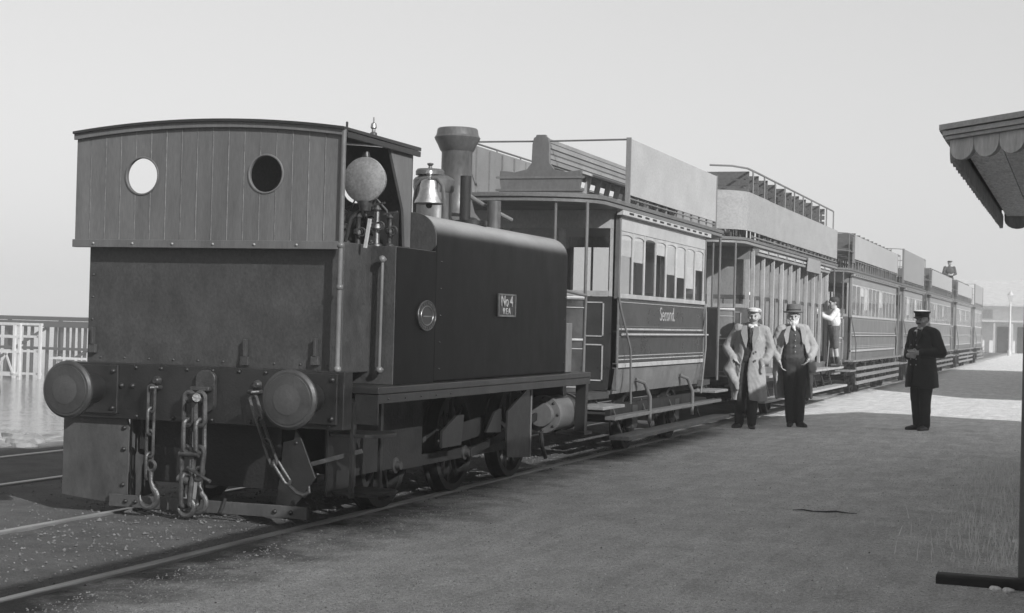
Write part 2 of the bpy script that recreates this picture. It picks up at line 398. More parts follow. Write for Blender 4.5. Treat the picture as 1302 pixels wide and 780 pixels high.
# loose cinders and pebbles beside the rails
rnd = random.Random(9); mb = MB()
for i in range(9500):
    if i < 9400: x = rnd.gauss(-5.5, 1.25); y = rnd.uniform(5.2, 20)
    else: x = rnd.uniform(-4.5, .5); y = rnd.uniform(6, 22)
    if x < -10.4 or (i < 9400 and x > -4.78-rnd.random()*.25) or min(abs(x+4.93), abs(x+6.45)) < .05: continue
    r = rnd.uniform(.004, .014)*(1 if x < -4.3 else .7)
    if rnd.random() < .02: r *= 1.8
    z = gz(x, y); c = (x, y, z+r*.3); q = []
    for d in ((1,0,0),(-1,0,0),(0,1,0),(0,-1,0),(0,0,1),(0,0,-1)):
        k = r*rnd.uniform(.6, 1.2); q.append((c[0]+d[0]*k+rnd.uniform(-.2,.2)*r, c[1]+d[1]*k+rnd.uniform(-.2,.2)*r, c[2]+d[2]*k*.7))
    mb.add(q, [(0,2,4),(2,1,4),(1,3,4),(3,0,4),(2,0,5),(1,2,5),(3,1,5),(0,3,5)])
mat('pebble', .11, .9, .6, 9)
o = mb.build('gravel', 'pebble', smooth=False); o['kind'] = 'stuff'; o['label'] = 'loose cinders and small stones scattered beside the rails'; o['category'] = 'gravel'
rg = random.Random(12); mb = MB()
for i in range(34000):
    y = 5.6+18*rg.random()**1.7; x = rg.uniform(-4.75, .1)
    if min(abs(x+4.93), abs(x+6.45)) < .05: continue
    r_ = rg.uniform(.0025, .0065); z = gz(x, y); a = rg.uniform(0, 3); ca, sa = math.cos(a)*r_*rg.uniform(.8, 1.6), math.sin(a)*r_*rg.uniform(.8, 1.6)
    mb.add([(x+ca, y+sa, z), (x-sa, y+ca, z), (x-ca, y-sa, z), (x+sa, y-ca, z), (x, y, z+r_*rg.uniform(.6, 1.2))], [(0, 1, 4), (1, 2, 4), (2, 3, 4), (3, 0, 4)])
mat('grit', .42, .95, .75, 23, fine=.3)
o = mb.build('grit', 'grit', smooth=False); o['kind'] = 'stuff'; o['label'] = 'fine pale grit lying over the sandy platform'; o['category'] = 'grit'
mb = MB()
for i in range(800):
    y = rg.uniform(9.9, 18); x = -.036*y-abs(rg.gauss(0, .3))+.05; z = gz(x, y); h = rg.uniform(.03, .13); a = rg.uniform(0, 6.28); l = rg.uniform(.1, .6)*h; w_ = .0022
    dx, dy = math.cos(a)*l, math.sin(a)*l
    mb.add([(x-w_, y, z-.01), (x+w_, y, z-.01), (x+dx*.5+w_*.7, y+dy*.5, z+h*.65), (x+dx*.5-w_*.7, y+dy*.5, z+h*.65), (x+dx, y+dy, z+h)], [(0, 1, 2, 3), (3, 2, 4)])
mat('dry_grass', .75, .9, .3, 9)
o = mb.build('dry_grass', 'dry_grass', smooth=False); o['kind'] = 'stuff'; o['label'] = 'thin dry grass growing beside the canopy post'; o['category'] = 'grass'
mat('pale_stone', .7, .8, .15, 20, bump=.3)
for i, (x, y, s_, lb) in enumerate(((-.36, 11.3, .04, 'small white stone on the platform amid thin dry grass'), (-.42, 9.13, .03, 'pair of small white stones against the dark timber baulk'), (-.35, 9.12, .028, 'pair of small white stones against the dark timber baulk'))):
    o = MB().sphere((0, 0, 0), s_, 9, 6, (1.3, .8, .55)).build('white_stone', 'pale_stone', smooth=False); o.location = (x, y, gz(x, y)+.01)
    for v in o.data.vertices: v.co *= 1+.25*noise.noise(v.co*40+Vector((i*3, 0, 0)))
    tag(o, lb, 'stone', 'white stones by the canopy post')
# rocks on the bank
rk = random.Random(21)
for i in range(26):
    y = rk.uniform(12.6, 21); x = -.78*y+rk.uniform(-1.6, .5); x = min(x, -10.35); s_ = rk.uniform(.06, .2)
    bm = bmesh.new(); bmesh.ops.create_icosphere(bm, subdivisions=2, radius=s_)
    for v in bm.verts:
        k = 1+.45*noise.noise(v.co*1.3/s_+Vector((i*7, 0, 0)))+.2*noise.noise(v.co*3/s_+Vector((i*7, 3, 0))); v.co = Vector((v.co.x*k*1.3, v.co.y*k, v.co.z*k*.6))
    me = bpy.data.meshes.new('rock'); bm.to_mesh(me); bm.free(); me.materials.append(MATS['rock'])
    o = bpy.data.objects.new('rock', me); C.objects.link(o); o.location = (x, y, gz(x, y)+.05*s_)
    tag(o, 'grey low rock on the shore bank beyond the second track', 'rock', 'rocks on the shore bank')

# ------------------------------------------------------------------ locomotive
loco = thing('steam_locomotive', 'black tank engine with riveted bunker, planked cab and number plate', 'locomotive', (XC, 12, 0))
def B(): return MB()
B().box(-6.83, -4.60, 9.42, 9.55, .665, 1.055).build('buffer_beam', 'beam_paint', loco, .006)
beam = [o for o in loco.children if o.name.startswith('buffer_beam')][0]
rm = None
def rivets(parent, pts, r=.012, axis=(0, -1, 0), mt='beam_paint'):
    me = None
    for p in pts:
        if me is None:
            q = B().lathe([(r, 0), (r*.95, r*.4), (r*.6, r*.8), (r*.15, r)], (0, 0, 0), axis, 10).build('rivet', mt, None); me = q.data
        else:
            q = bpy.data.objects.new('rivet', me); C.objects.link(q)
        q.parent = parent; q.location = Vector(p)-world_loc(parent)
rivets(beam, [(-6.42+i*.205, 9.419, 1.03) for i in range(9)] + [(-6.2+i*.3, 9.419, .69) for i in range(6)], .014)
rivets(beam, [(-6.33, 9.419, .9), (-6.24, 9.419, .9)], .02)
for X in (-6.54, -4.83):
    bf = B().lathe([(.095, 0), (.1, -.02), (.1, -.28), (.118, -.285), (.122, -.31), (.122, -.33)], (X, 9.415, .875), (0, 1, 0), 28).build('buffer', 'black_paint', loco)
    B().lathe([(.06, .03), (.185, .02), (.197, .012), (.197, -.008), (.18, -.022), (.165, -.0225), (.163, -.027), (.135, -.03), (.128, -.031), (.09, -.036), (.01, -.04)], (X, 9.09, .875), (0, 1, 0), 44).build('buffer_head', 'buffer_steel', bf)
    B().lathe([(.02, .0), (.095, -.002), (.1, -.006), (.05, -.012), (.01, -.013)], (X, 9.058, .875), (0, 1, 0), 32).build('worn_disc', 'worn_paint', bf)
    B().box(X-.19, X+.19, 9.395, 9.42, .70, 1.04).build('buffer_plate', 'beam_paint', bf, .005)
    rivets(bf, [(X+a, 9.394, b) for a in (-.155, .155) for b in (.74, 1.0)], .018)
# coupling: eyed plate, hook, heavy links
cpx = -5.64
pl = []
for i in range(13):
    a = math.pi*i/12; pl.append((cpx+.075*math.cos(a), .975+.06*math.sin(a)))
for i in range(13):
    a = math.pi+math.pi*i/12; pl.append((cpx+.075*math.cos(a), .80+.06*math.sin(a)))
cp = B().prism(pl, 'y', 9.385, 9.425).build('coupling_plate', 'iron', loco, .006)
B().bar((cpx-.09, 9.36, .905), (cpx+.06, 9.36, .905), .05, .03, (0, 0, 1)).build('coupling_crosshead', 'iron', cp, .008)
B().tube([(cpx-.09, 9.36, .86), (cpx-.02, 9.3, .84), (cpx+.02, 9.25, .85)], .03).build('draw_hook', 'iron', cp)
B().cyl((cpx-.12, 9.34, .83), (cpx+.03, 9.34, .83), .022).build('shackle_pin', 'worn_iron', cp)
def chain(pts, r, rt_, stretch, name, mt):
    """links strung along a path, every other one turned"""
    pts = [Vector(p) for p in pts]; link = (r+stretch)*2-rt_*2.4
    L = [0]
    for a, b in zip(pts, pts[1:]): L.append(L[-1]+(b-a).length)
    s_ = link/2; k = 0
    while s_ < L[-1]:
        for i in range(len(pts)-1):
            if L[i] <= s_ <= L[i+1]: f = (s_-L[i])/(L[i+1]-L[i]); p = pts[i].lerp(pts[i+1], f); d = (pts[i+1]-pts[i]).normalized(); break
        side = Vector((1, 0, 0)) if k % 2 == 0 else Vector((.35, 1, 0)); side = (side-d*side.dot(d)).normalized()
        B().ring(p, r, d, side, rt_, stretch=stretch).build(name, mt, loco); s_ += link; k += 1
chain([(cpx-.085, 9.33, .86), (cpx-.09, 9.32, .2)], .038, .017, .075, 'coupling_link', 'worn_iron')
chain([(cpx-.0, 9.33, .86), (cpx+.015, 9.32, .5), (cpx-.02, 9.32, .16)], .038, .017, .075, 'coupling_link', 'worn_iron')
B().cyl((cpx-.13, 9.3, .46), (cpx+.02, 9.3, .46), .02).build('coupling_screw', 'worn_iron', loco)
B().tube([(cpx-.06, 9.29, .37), (cpx+.05, 9.25, .33), (cpx+.15, 9.24, .29)], [.011, .009, .012]).build('tommy_bar', 'worn_iron', loco)
B().cyl((cpx-.14, 9.31, .29), (cpx-.05, 9.31, .27), .032).build('coupling_nut', 'worn_iron', loco)
def hook(x, y, z, s_, name, mt='worn_iron'):
    p = []
    p.append((x+.01*s_, y, z+.16*s_)); p.append((x+.012*s_, y, z+.1*s_))
    for i in range(11):
        a = R(60)-R(250)*i/10; p.append((x+.062*s_*math.cos(a), y, z+.062*s_*math.sin(a)))
    B().tube(p, [.013*s_]*2+[.018*s_]*8+[.014*s_, .01*s_, .005*s_], 10).build(name, mt, loco)
    B().ring((x+.01*s_, y, z+.19*s_), .03*s_, (0, 0, 1), (1, 0, 0), .011*s_).build(name+'_eye', mt, loco)
hook(cpx-.07, 9.3, .1, 1.0, 'coupling_hook'); hook(cpx+.0, 9.33, .13, 1.1, 'coupling_hook')
# side chains
for X, pth in ((-6.04, [(-6.045, 9.36, .9), (-6.05, 9.36, .33)]), (-5.25, [(-5.255, 9.37, .86), (-5.2, 9.36, .72), (-5.1, 9.36, .48), (-4.95, 9.37, .27)])):
    B().lathe([(.035, 0), (.03, .02), (.018, .035)], (X, 9.42, .945), (0, -1, 0), 12).build('chain_bolt', 'iron', loco)
    B().tube([(X-.03, 9.42, .9), (X-.035, 9.37, .9), (X, 9.345, .895), (X+.03, 9.37, .9), (X+.03, 9.42, .9)], .014).build('chain_eye', 'iron', loco)
    chain(pth, .027, .0115, .065, 'side_chain_link', 'worn_iron')
hook(-6.04, 9.35, .14, 1.15, 'chain_hook'); 
B().tube([(-4.96, 9.37, .28), (-4.9, 9.37, .235), (-4.85, 9.37, .225), (-4.81, 9.37, .25), (-4.815, 9.37, .29)], [.012, .015, .018, .013, .006]).build('chain_hook', 'iron', loco)
# guard plates and guard bar
gp = B().prism([(-6.84, .10), (-6.29, .055), (-6.29, .60), (-6.33, .735), (-6.84, .73)], 'y', 9.47, 9.49).build('guard_plate', 'guard_plate', loco, .003)
rivets(gp, [(-6.33, 9.469, z) for z in (.2, .45, .6)], .017)
rivets(gp, [(-6.3-.05*0, 9.469, .12)], .017)
B().prism([(9.49, .07), (9.8, .12), (9.8, .5), (9.49, .73)], 'x', -6.30, -6.28).build('guard_plate', 'guard_plate', loco, .003)
B().prism([(-6.07, .28), (-5.99, .25), (-5.91, .28), (-5.9, .52), (-5.94, .62), (-6.0, .66), (-6.1, .66), (-6.1, .3)], 'y', 9.78, 9.80).build('inner_guard_plate', 'car_grey', loco)
B().prism([(-5.9, .05), (-5.84, .04), (-5.82, .12), (-5.78, .16), (-5.77, .28), (-5.86, .3), (-5.9, .26)], 'y', 9.6, 9.64).build('rail_guard', 'car_grey', loco)
g2_ = B().prism([(-5.14, .05), (-5.05, .04), (-4.83, .33), (-4.95, .60), (-4.99, .66), (-5.0, .58), (-5.08, .56), (-5.1, .33)], 'y', 9.49, 9.51).build('guard_plate', 'beam_paint', loco, .003)
rivets(g2_, [(-4.98, 9.489, .56)], .013)
gb = B().bar((-6.42, 9.45, .09), (-4.86, 9.45, .095), .03, .085).build('guard_bar', 'guard_plate', loco, .004)
rivets(gb, [(-6.28, 9.433, .09), (-6.2, 9.433, .09), (-5.1, 9.433, .095), (-4.98, 9.433, .095)], .016)
B().tube([(-5.48, 9.43, .16), (-5.5, 9.43, .1), (-5.52, 9.43, .06)], .012).build('guard_bar_hook', 'iron', loco)
# bunker
bk = B().box(-6.72, -4.692, 9.555, 10.05, 1.04, 1.93).build('bunker', 'bunker_paint', loco, .008)
rivets(bk, [(-6.60+i*.2, 9.554, 1.09) for i in range(10)] + [(-6.68, 9.554, 1.2+i*.16) for i in range(4)] + [(-4.73, 9.554, 1.2+i*.16) for i in range(4)], .008, mt='bunker_paint')
for X, z in ((-6.66, 1.15), (-5.42, 1.10), (-4.88, 1.12)):
    B().box(X-.028, X+.028, 9.52, 9.552, z-.03, z+.03).build('lamp_iron', 'bunker_paint', bk, .003)
    B().box(X-.008, X+.012, 9.515, 9.552, z+.03, z+.15).build('lamp_iron', 'bunker_paint', bk, .003)
# weatherboard of vertical planks with two round look-outs
WX0, WX1, WZ0 = -6.80, -4.69, 1.873
def camber(x): 
    t = (x+5.74)/1.08; return 2.757-.072*t*t
HOLES = ((-6.25, 2.379), (-5.265, 2.386)); HR = .127
wb = B().box(WX0, WX1, 9.452, 9.478, WZ0, WZ0+.055).build('weatherboard', 'board_paint', loco, .003)
def plank(x0, x1, y0, y1, zlo, ztop, parent, mt, name='plank', n=24, holes=HOLES, hr=HR):
    """vertical plank; where a look-out cuts right through it there is an upper and a lower length"""
    def span(x):
        for hx, hz in holes:
            if abs(x-hx) < hr: h = math.sqrt(hr*hr-(x-hx)**2); return (hz-h, hz+h)
        return None
    xs = sorted({x0+(x1-x0)*i/n for i in range(n+1)} | {hx+hr*math.cos(math.pi*k/16) for hx, _ in holes for k in range(17) if x0 < hx+hr*math.cos(math.pi*k/16) < x1})
    through = all(span(x) for x in xs)
    def emit(q, a, b, a0, a1, b0, b1):
        n0 = len(q.v)
        q.v += [(a, y0, a0), (b, y0, b0), (b, y0, b1), (a, y0, a1), (a, y1, a0), (b, y1, b0), (b, y1, b1), (a, y1, a1)]
        for fc in ((0,1,2,3),(7,6,5,4),(3,2,6,7),(1,0,4,5)): q.f.append(tuple(i+n0 for i in fc))
        if a == xs[0]: q.f.append(tuple(i+n0 for i in (0,3,7,4)))
        if b == xs[-1]: q.f.append(tuple(i+n0 for i in (1,5,6,2)))
    lo, hi = B(), B()
    for a, b in zip(xs, xs[1:]):
        sa, sb = span(a), span(b); c = span((a+b)/2)
        if c:
            hz = [h[1] for h in holes if abs((a+b)/2-h[0]) < hr][0]; sa = sa or (hz, hz); sb = sb or (hz, hz)
            emit(lo, a, b, zlo, sa[0], zlo, sb[0]); emit(hi if through else lo, a, b, sa[1], ztop(a), sb[1], ztop(b))
        else: emit(lo, a, b, zlo, ztop(a), zlo, ztop(b))
    o = lo.build(name, mt, parent, smooth=False)
    if through: hi.build(name, mt, parent, smooth=False)
    return o
NP = 17; pw = (WX1-WX0)/NP
for i in range(NP):
    plank(WX0+i*pw+.0022, WX0+(i+1)*pw-.0022, 9.48+random.uniform(0, .0015), 9.505, WZ0+.0, lambda x: camber(x)-.012, wb, 'board_paint')
for i in range(1, NP):
    x = WX0+i*pw; zz = [WZ0+.056, camber(x)-.046]
    for hx, hz in HOLES:
        if abs(x-hx) < HR: h = math.sqrt(HR*HR-(x-hx)**2); zz = [zz[0], hz-h, hz+h, zz[1]]
    for a, b in zip(zz[::2], zz[1::2]): B().box(x-.0021, x+.0021, 9.4772, 9.485, a, b).build('plank_bead', 'plank_bead', wb)
B().box(WX0+.004, WX1-.004, 9.507, 9.515, WZ0+.01, 2.2).build('backing_board', 'board_paint', wb)
for hx, hz in HOLES: B().ring((hx, 9.479, hz), HR+.004, (1, 0, 0), (0, 0, 1), .0075, 40, 6).build('look_out_rim', 'board_paint', wb)
rivets(wb, [(-6.62+i*.135*2.4, 9.451, WZ0+.028) for i in range(6)], .009, mt='car_grey')
# curved top beading
q = B(); N = 20
for k in range(N+1):
    x = WX0-.01+(WX1-WX0+.02)*k/N; z = camber(x)
    for yy, zz in ((9.455, -.045), (9.455, -.005), (9.478, -.005), (9.478, -.045)): q.v.append((x, yy, z+zz))
for k in range(N):
    for j in range(4): q.f.append((4*k+j, 4*k+(j+1) % 4, 4*k+4+(j+1) % 4, 4*k+4+j))
q.f += [(3, 2, 1, 0), (4*N, 4*N+1, 4*N+2, 4*N+3)]; q.build('top_beading', 'board_paint', wb)
# cab roof
q = B(); N = 24
for k in range(N+1):
    x = -6.81+2.15*k/N; z = camber(x)
    for yy, zz in ((9.435, -.006), (9.435, .012), (10.74, .014), (10.74, -.012)): q.v.append((x, yy, z+zz))
for k in range(N):
    for j in range(4): q.f.append((4*k+j, 4*k+(j+1) % 4, 4*k+4+(j+1) % 4, 4*k+4+j))
q.f += [(3, 2, 1, 0), (4*N, 4*N+1, 4*N+2, 4*N+3)]; rf = q.build('cab_roof', 'black_paint', loco)
B().box(-4.68, -4.662, 9.5, 10.74, 2.63, 2.67).build('roof_edge_strip', 'black_paint', rf, .003)
B().bar((-4.67, 9.5, 2.66), (-4.67, 9.5, 2.735), .012, .012).build('roof_rod', 'iron', rf)
B().lathe([(.035, 0), (.03, .02), (.012, .03), (.012, .06), (.026, .07), (.028, .09), (.014, .1), (.014, .12), (.024, .13), (.02, .16), (.006, .17), (.006, .21)], (-5.0, 10.62, 2.71), n=14).build('whistle', 'brass', rf)
# cab front sheet with its own look-outs, side posts
plank(-6.79, -4.70, 10.66, 10.685, 1.9, lambda x: camber(x)-.02, loco, 'bunker_paint', 'cab_front_sheet', 40, ((-6.25, 2.40), (-5.15, 2.40)), .12)
B().prism([(10.25, 2.66), (10.655, 2.66), (10.655, 1.95), (10.56, 1.95), (10.52, 2.22)], 'x', -4.715, -4.695).build('cab_side_sheet', 'board_paint', loco)
B().box(-6.80, -6.78, 10.58, 10.655, 1.95, 2.65).build('cab_side_sheet', 'board_paint', loco)
B().cyl((-4.68, 9.47, .95), (-4.675, 9.47, 2.68), .017).build('cab_pillar', 'car_mid', loco)
for z in (1.07, 1.62, 1.9): B().sphere((-4.678, 9.47, z), .026).build('pillar_knob', 'car_mid', loco)
B().bar((-4.63, 9.75, 1.9), (-4.6, 9.75, 2.1), .02, .02).build('lever', 'cream', loco)
# big round lamp inside the cab doorway
lp = B().lathe([(.03, .14), (.09, .13), (.145, .06), (.157, .015), (.162, 0), (.157, -.012), (.115, -.03), (.06, -.042), (.01, -.045)], (-4.745, 9.95, 2.387), (0, 1, 0), 40).build('cab_lamp', 'lamp_glass', loco)
B().cyl((-4.745, 9.97, 2.55), (-4.745, 9.97, 2.585), .03, .02).build('lamp_cap', 'iron', lp)
B().cyl((-4.745, 9.97, 2.24), (-4.745, 9.97, 2.17), .05, .04).build('lamp_foot', 'iron', lp)
B().tube([(-4.745, 9.97, 2.2), (-4.85, 9.97, 2.12), (-4.9, 9.99, 1.95)], .014).build('lamp_bracket', 'iron', lp)
# backhead and its fittings
B().lathe([(.5, 0), (.52, .02), (.52, .05)], (XC, 10.5, 1.72), (0, 1, 0), 36).build('backhead', 'soot', loco)
fit = [((-4.78, 10.25, 1.93), .03, .3), ((-4.95, 10.3, 1.9), .025, .28), ((-5.03, 10.2, 1.95), .04, .25), ((-4.7, 10.3, 1.93), .022, .24), ((-4.88, 10.35, 1.95), .03, .2)]
for (c, r, h) in fit:
    v = B().lathe([(r*1.5, 0), (r*1.5, .02), (r*.8, .03), (r*.8, h*.4), (r*1.4, h*.45), (r*1.4, h*.55), (r*.7, h*.6), (r*.7, h*.85), (r*1.1, h*.9), (r*.4, h)], c, n=14).build('valve_column', 'brass' if r > .026 else 'iron', loco)
    B().bar((c[0]-.05, c[1], c[2]+h), (c[0]+.06, c[1], c[2]+h+.02), .012, .012).build('valve_handle', 'worn_iron', v)
    B().ring((c[0]+.04, c[1]-.03, c[2]+h*.5), .03, (1, 0, 0), (0, 0, 1), .007, 14, 6).build('hand_wheel', 'worn_iron', v)
for k in range(2):
    x = -5.02+.17*k; B().tube([(x, 10.3, 2.2), (x+.05, 10.28, 2.28), (x+.12, 10.3, 2.2), (x+.15, 10.33, 2.02)], .009).build('cab_pipe', 'worn_iron', loco)
B().box(-5.2, -4.72, 10.4, 10.5, 1.9, 2.2).build('fire_hole_casing', 'soot', loco)
# side tanks
def tank_poly(sgn, xo, xi, top, r):
    pts = [(xi, .955), (xo, .955)]
    for i in range(11):
        a = math.pi/2*i/10; pts.append((xo-sgn*r+sgn*r*math.cos(a), top-r+r*math.sin(a)))
    pts.append((xi, top)); return pts
for sgn, xo, xi in ((1, -4.5, -5.02), (-1, -6.88, -6.36)):
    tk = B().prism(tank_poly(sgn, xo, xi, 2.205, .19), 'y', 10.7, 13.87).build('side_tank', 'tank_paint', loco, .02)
    if sgn > 0: RT = tk
    lo = B().box(min(xo, xi), max(xo, xi), 9.98, 10.699, .955, 1.925).build('tank_rear', 'bunker_paint', tk, .006)
    if sgn > 0:
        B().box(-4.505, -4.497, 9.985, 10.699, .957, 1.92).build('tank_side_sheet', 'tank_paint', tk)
    pp = [(x, z) for x, z in tank_poly(sgn, xo+sgn*.008, xi, 2.213, .19) if z > 1]; pp[-1] = (xi+sgn*.0, 2.213)
    pp = [(xi+sgn*.12, 1.93), (xo-sgn*.03, 1.93), (xo+sgn*.008, 1.97)] + pp[0:-1] + [(xi+sgn*.16, 2.213), (xi+sgn*.02, 2.05)]
    B().prism(pp, 'y', 10.672, 10.692).build('tank_end_plate', 'bunker_paint', tk, .003)
    B().cyl((xo-sgn*.25, 12.0, 2.2), (xo-sgn*.25, 12.0, 2.24), .14).build('tank_filler', 'black_paint', tk)
# handrail on the tank end, works plate, number plate
hr_ = B().cyl((-4.585, 9.93, 1.06), (-4.58, 9.93, 1.83), .012).build('hand_rail', 'car_mid', RT)
for z in (1.06, 1.83):
    B().sphere((-4.583, 9.93, z), .027).build('hand_rail_knob', 'car_mid', RT); B().cyl((-4.583, 9.93, z), (-4.583, 9.985, z), .012).build('hand_rail_stem', 'car_mid', RT)
def ellipse_plate(cy, cz, ry, rz, x0, x1, name, mt, par, n=40):
    return B().prism([(cy+ry*math.cos(2*math.pi*i/n), cz+rz*math.sin(2*math.pi*i/n)) for i in range(n)], 'x', x0, x1).build(name, mt, par)
def ellipse_ring(cy, cz, ry, rz, x, t, name, mt, par, n=40):
    pts = [(x, cy+ry*math.cos(2*math.pi*i/n), cz+rz*math.sin(2*math.pi*i/n)) for i in range(n+1)]
    return B().tube(pts, t, 6).build(name, mt, par)
wp = ellipse_plate(10.52, 1.447, .165, .11, -4.497, -4.484, 'works_plate', 'black_paint', RT)
ellipse_ring(10.52, 1.447, .163, .108, -4.484, .005, 'plate_rim', 'worn_iron', wp)
ellipse_ring(10.52, 1.447, .11, .07, -4.483, .0035, 'plate_line', 'brass', wp)
B().box(-4.485, -4.478, 10.45, 10.59, 1.438, 1.446).build('plate_line', 'brass', wp); 
for a in range(-4, 5):
    for s_ in (1, -1):
        t = R(90*s_+a*15); B().box(-4.485, -4.479, 10.52+.137*math.cos(t)-.006, 10.52+.137*math.cos(t)+.006, 1.447+.09*math.sin(t)-.009, 1.447+.09*math.sin(t)+.009).build('plate_mark', 'worn_iron', wp)
npq = B().box(-4.498, -4.486, 12.0, 12.40, 1.462, 1.645).build('number_plate', 'black_paint', RT)
for a in ((12.0, 12.40, 1.635, 1.648), (12.0, 12.40, 1.459, 1.473), (11.992, 12.012, 1.459, 1.648), (12.388, 12.408, 1.459, 1.648)):
    B().box(-4.488, -4.477, *a).build('plate_rim', 'brass', npq)
text_mesh('No 4', .135, 'number', 'lettering', npq, (-4.484, 12.2, 1.583), ROT_RIGHT)
text_mesh('R E A', .075, 'small_lettering', 'lettering', npq, (-4.484, 12.2, 1.502), ROT_RIGHT)
rivets(RT, [(-4.496, 10.8, 1.05+i*.2) for i in range(5)] + [(-4.499, 13.8, 1.05+i*.2) for i in range(5)], .006, (1, 0, 0), 'tank_paint')
# footplate and frames
fp = B().box(-6.96, -4.42, 9.58, 14.42, .905, .955).build('footplate', 'black_paint', loco, .008)
B().box(-4.46, -4.425, 9.60, 14.42, .842, .903).build('footplate_valance', 'black_paint', fp, .003)
B().box(-6.955, -6.92, 9.60, 14.42, .842, .903).build('footplate_valance', 'black_paint', fp, .003)
B().box(-4.6, -4.425, 9.585, 9.6, .70, .903).build('footplate_valance', 'beam_paint', fp, .003)
rivets(fp, [(-4.424, 9.75+i*.28, .87) for i in range(5)], .008, (1, 0, 0), 'black_paint')
for X in (-6.24, -5.14):
    B().prism([(9.55, .45), (10.2, .28), (14.1, .28), (14.4, .5), (14.4, .9), (9.55, .9)], 'x', X-.015, X+.015).build('main_frame', 'soot', loco)
B().box(-6.7, -4.68, 14.36, 14.46, .6, .9).build('front_buffer_beam', 'beam_paint', loco)
B().cyl((XC, 10.55, 1.72), (XC, 14.35, 1.82), .53, .53, 40).build('boiler', 'black_paint', loco)
B().box(-6.3, -5.08, 10.55, 12.0, .5, 1.75).build('firebox', 'soot', loco)
B().cyl((XC, 13.45, 1.82), (XC, 14.42, 1.82), .56, .56, 40).build('smokebox', 'chimney_iron', loco)
B().box(-6.2, -5.18, 9.62, 10.2, .22, .88).build('well_tank', 'soot', loco)
# chimney, dome, bell, small pipe
ch = B().lathe([(.30, 2.30), (.25, 2.38), (.185, 2.46), (.158, 2.56), (.150, 2.75), (.148, 3.03), (.16, 3.055)], (XC, 13.98, 0), n=36).build('chimney', 'chimney_iron', loco)
B().lathe([(.152, 3.04), (.165, 3.055), (.185, 3.10), (.215, 3.155), (.222, 3.175), (.215, 3.185), (.205, 3.20), (.195, 3.255), (.185, 3.265), (.13, 3.262), (.12, 3.2)], (XC, 13.98, 0), n=36).build('chimney_cap', 'chimney_iron', ch)
dm = B().lathe([(.24, 2.25), (.2, 2.32), (.172, 2.38), (.17, 2.60), (.188, 2.62), (.195, 2.66), (.195, 2.72), (.18, 2.74), (.125, 2.77)], (XC-.03, 13.5, 0), n=32).build('steam_dome', 'chimney_iron', loco)
B().lathe([(.135, 2.765), (.135, 2.80), (.12, 2.82), (.02, 2.83), (.015, 2.85), (.03, 2.865), (.03, 2.875), (.01, 2.88)], (XC-.05, 13.45, 0), n=28).build('safety_valve', 'chimney_iron', dm)
bl = B().lathe([(.125, 2.395), (.128, 2.40), (.118, 2.425), (.098, 2.46), (.086, 2.51), (.082, 2.555), (.07, 2.59), (.04, 2.605), (.02, 2.61), (.02, 2.63), (.035, 2.65), (.03, 2.675), (.008, 2.69)], (-5.2, 12.18, 0), n=32).build('bell', 'brass', loco)
B().sphere((-5.2, 12.18, 2.385), .028).build('bell_clapper', 'soot', bl)
B().tube([(-5.33, 12.18, 2.2), (-5.335, 12.18, 2.42), (-5.32, 12.18, 2.55), (-5.27, 12.18, 2.605), (-5.2, 12.18, 2.615), (-5.13, 12.18, 2.605), (-5.08, 12.18, 2.55), (-5.065, 12.18, 2.42), (-5.07, 12.18, 2.2)], .017).build('bell_yoke', 'chimney_iron', bl)
B().box(-5.4, -5.0, 12.1, 12.26, 2.15, 2.24).build('bell_stand', 'chimney_iron', bl)
B().cyl((-5.2, 13.73, 2.1), (-5.2, 13.73, 2.545), .065, .065, 20).build('vent_pipe', 'chimney_iron', loco)
B().lathe([(.17, 2.16), (.16, 2.2), (.1, 2.23), (.08, 2.25)], (-5.2, 13.73, 0), n=24).build('pipe_flange', 'chimney_iron', loco)
B().tube([(-5.45, 13.55, 2.62), (-5.3, 13.75, 2.5), (-5.1, 13.95, 2.38)], .022).build('steam_pipe', 'car_mid', loco)
B().cyl((-5.36, 13.4, 2.2), (-5.36, 13.4, 2.75), .05).build('blast_pipe', 'soot', loco)
# rear steps
B().box(-4.83, -4.81, 9.62, 11.25, .30, .84).build('frame_skirt', 'soot', loco)
for z, y0, y1 in ((.625, 9.55, 9.98), (.225, 9.6, 10.02)):
    B().prism([(-4.78, y0+.04), (-4.5, y0), (-4.42, y0+.12), (-4.42, y1-.08), (-4.5, y1), (-4.78, y1)], 'z', z-.016, z+.008).build('step', 'beam_paint', loco, .003)
B().box(-4.8, -4.785, 9.58, 10.02, .2, .85).build('step_back', 'black_paint', loco)
B().bar((-4.6, 9.57, .2), (-4.6, 9.57, .85), .02, .04).build('step_hanger', 'black_paint', loco)
B().bar((-4.6, 10.02, .2), (-4.6, 10.02, .85), .02, .04).build('step_hanger', 'black_paint', loco)
B().bar((-4.95, 9.55, .4), (-4.55, 9.62, .52), .02, .03).build('step_stay', 'iron', loco)
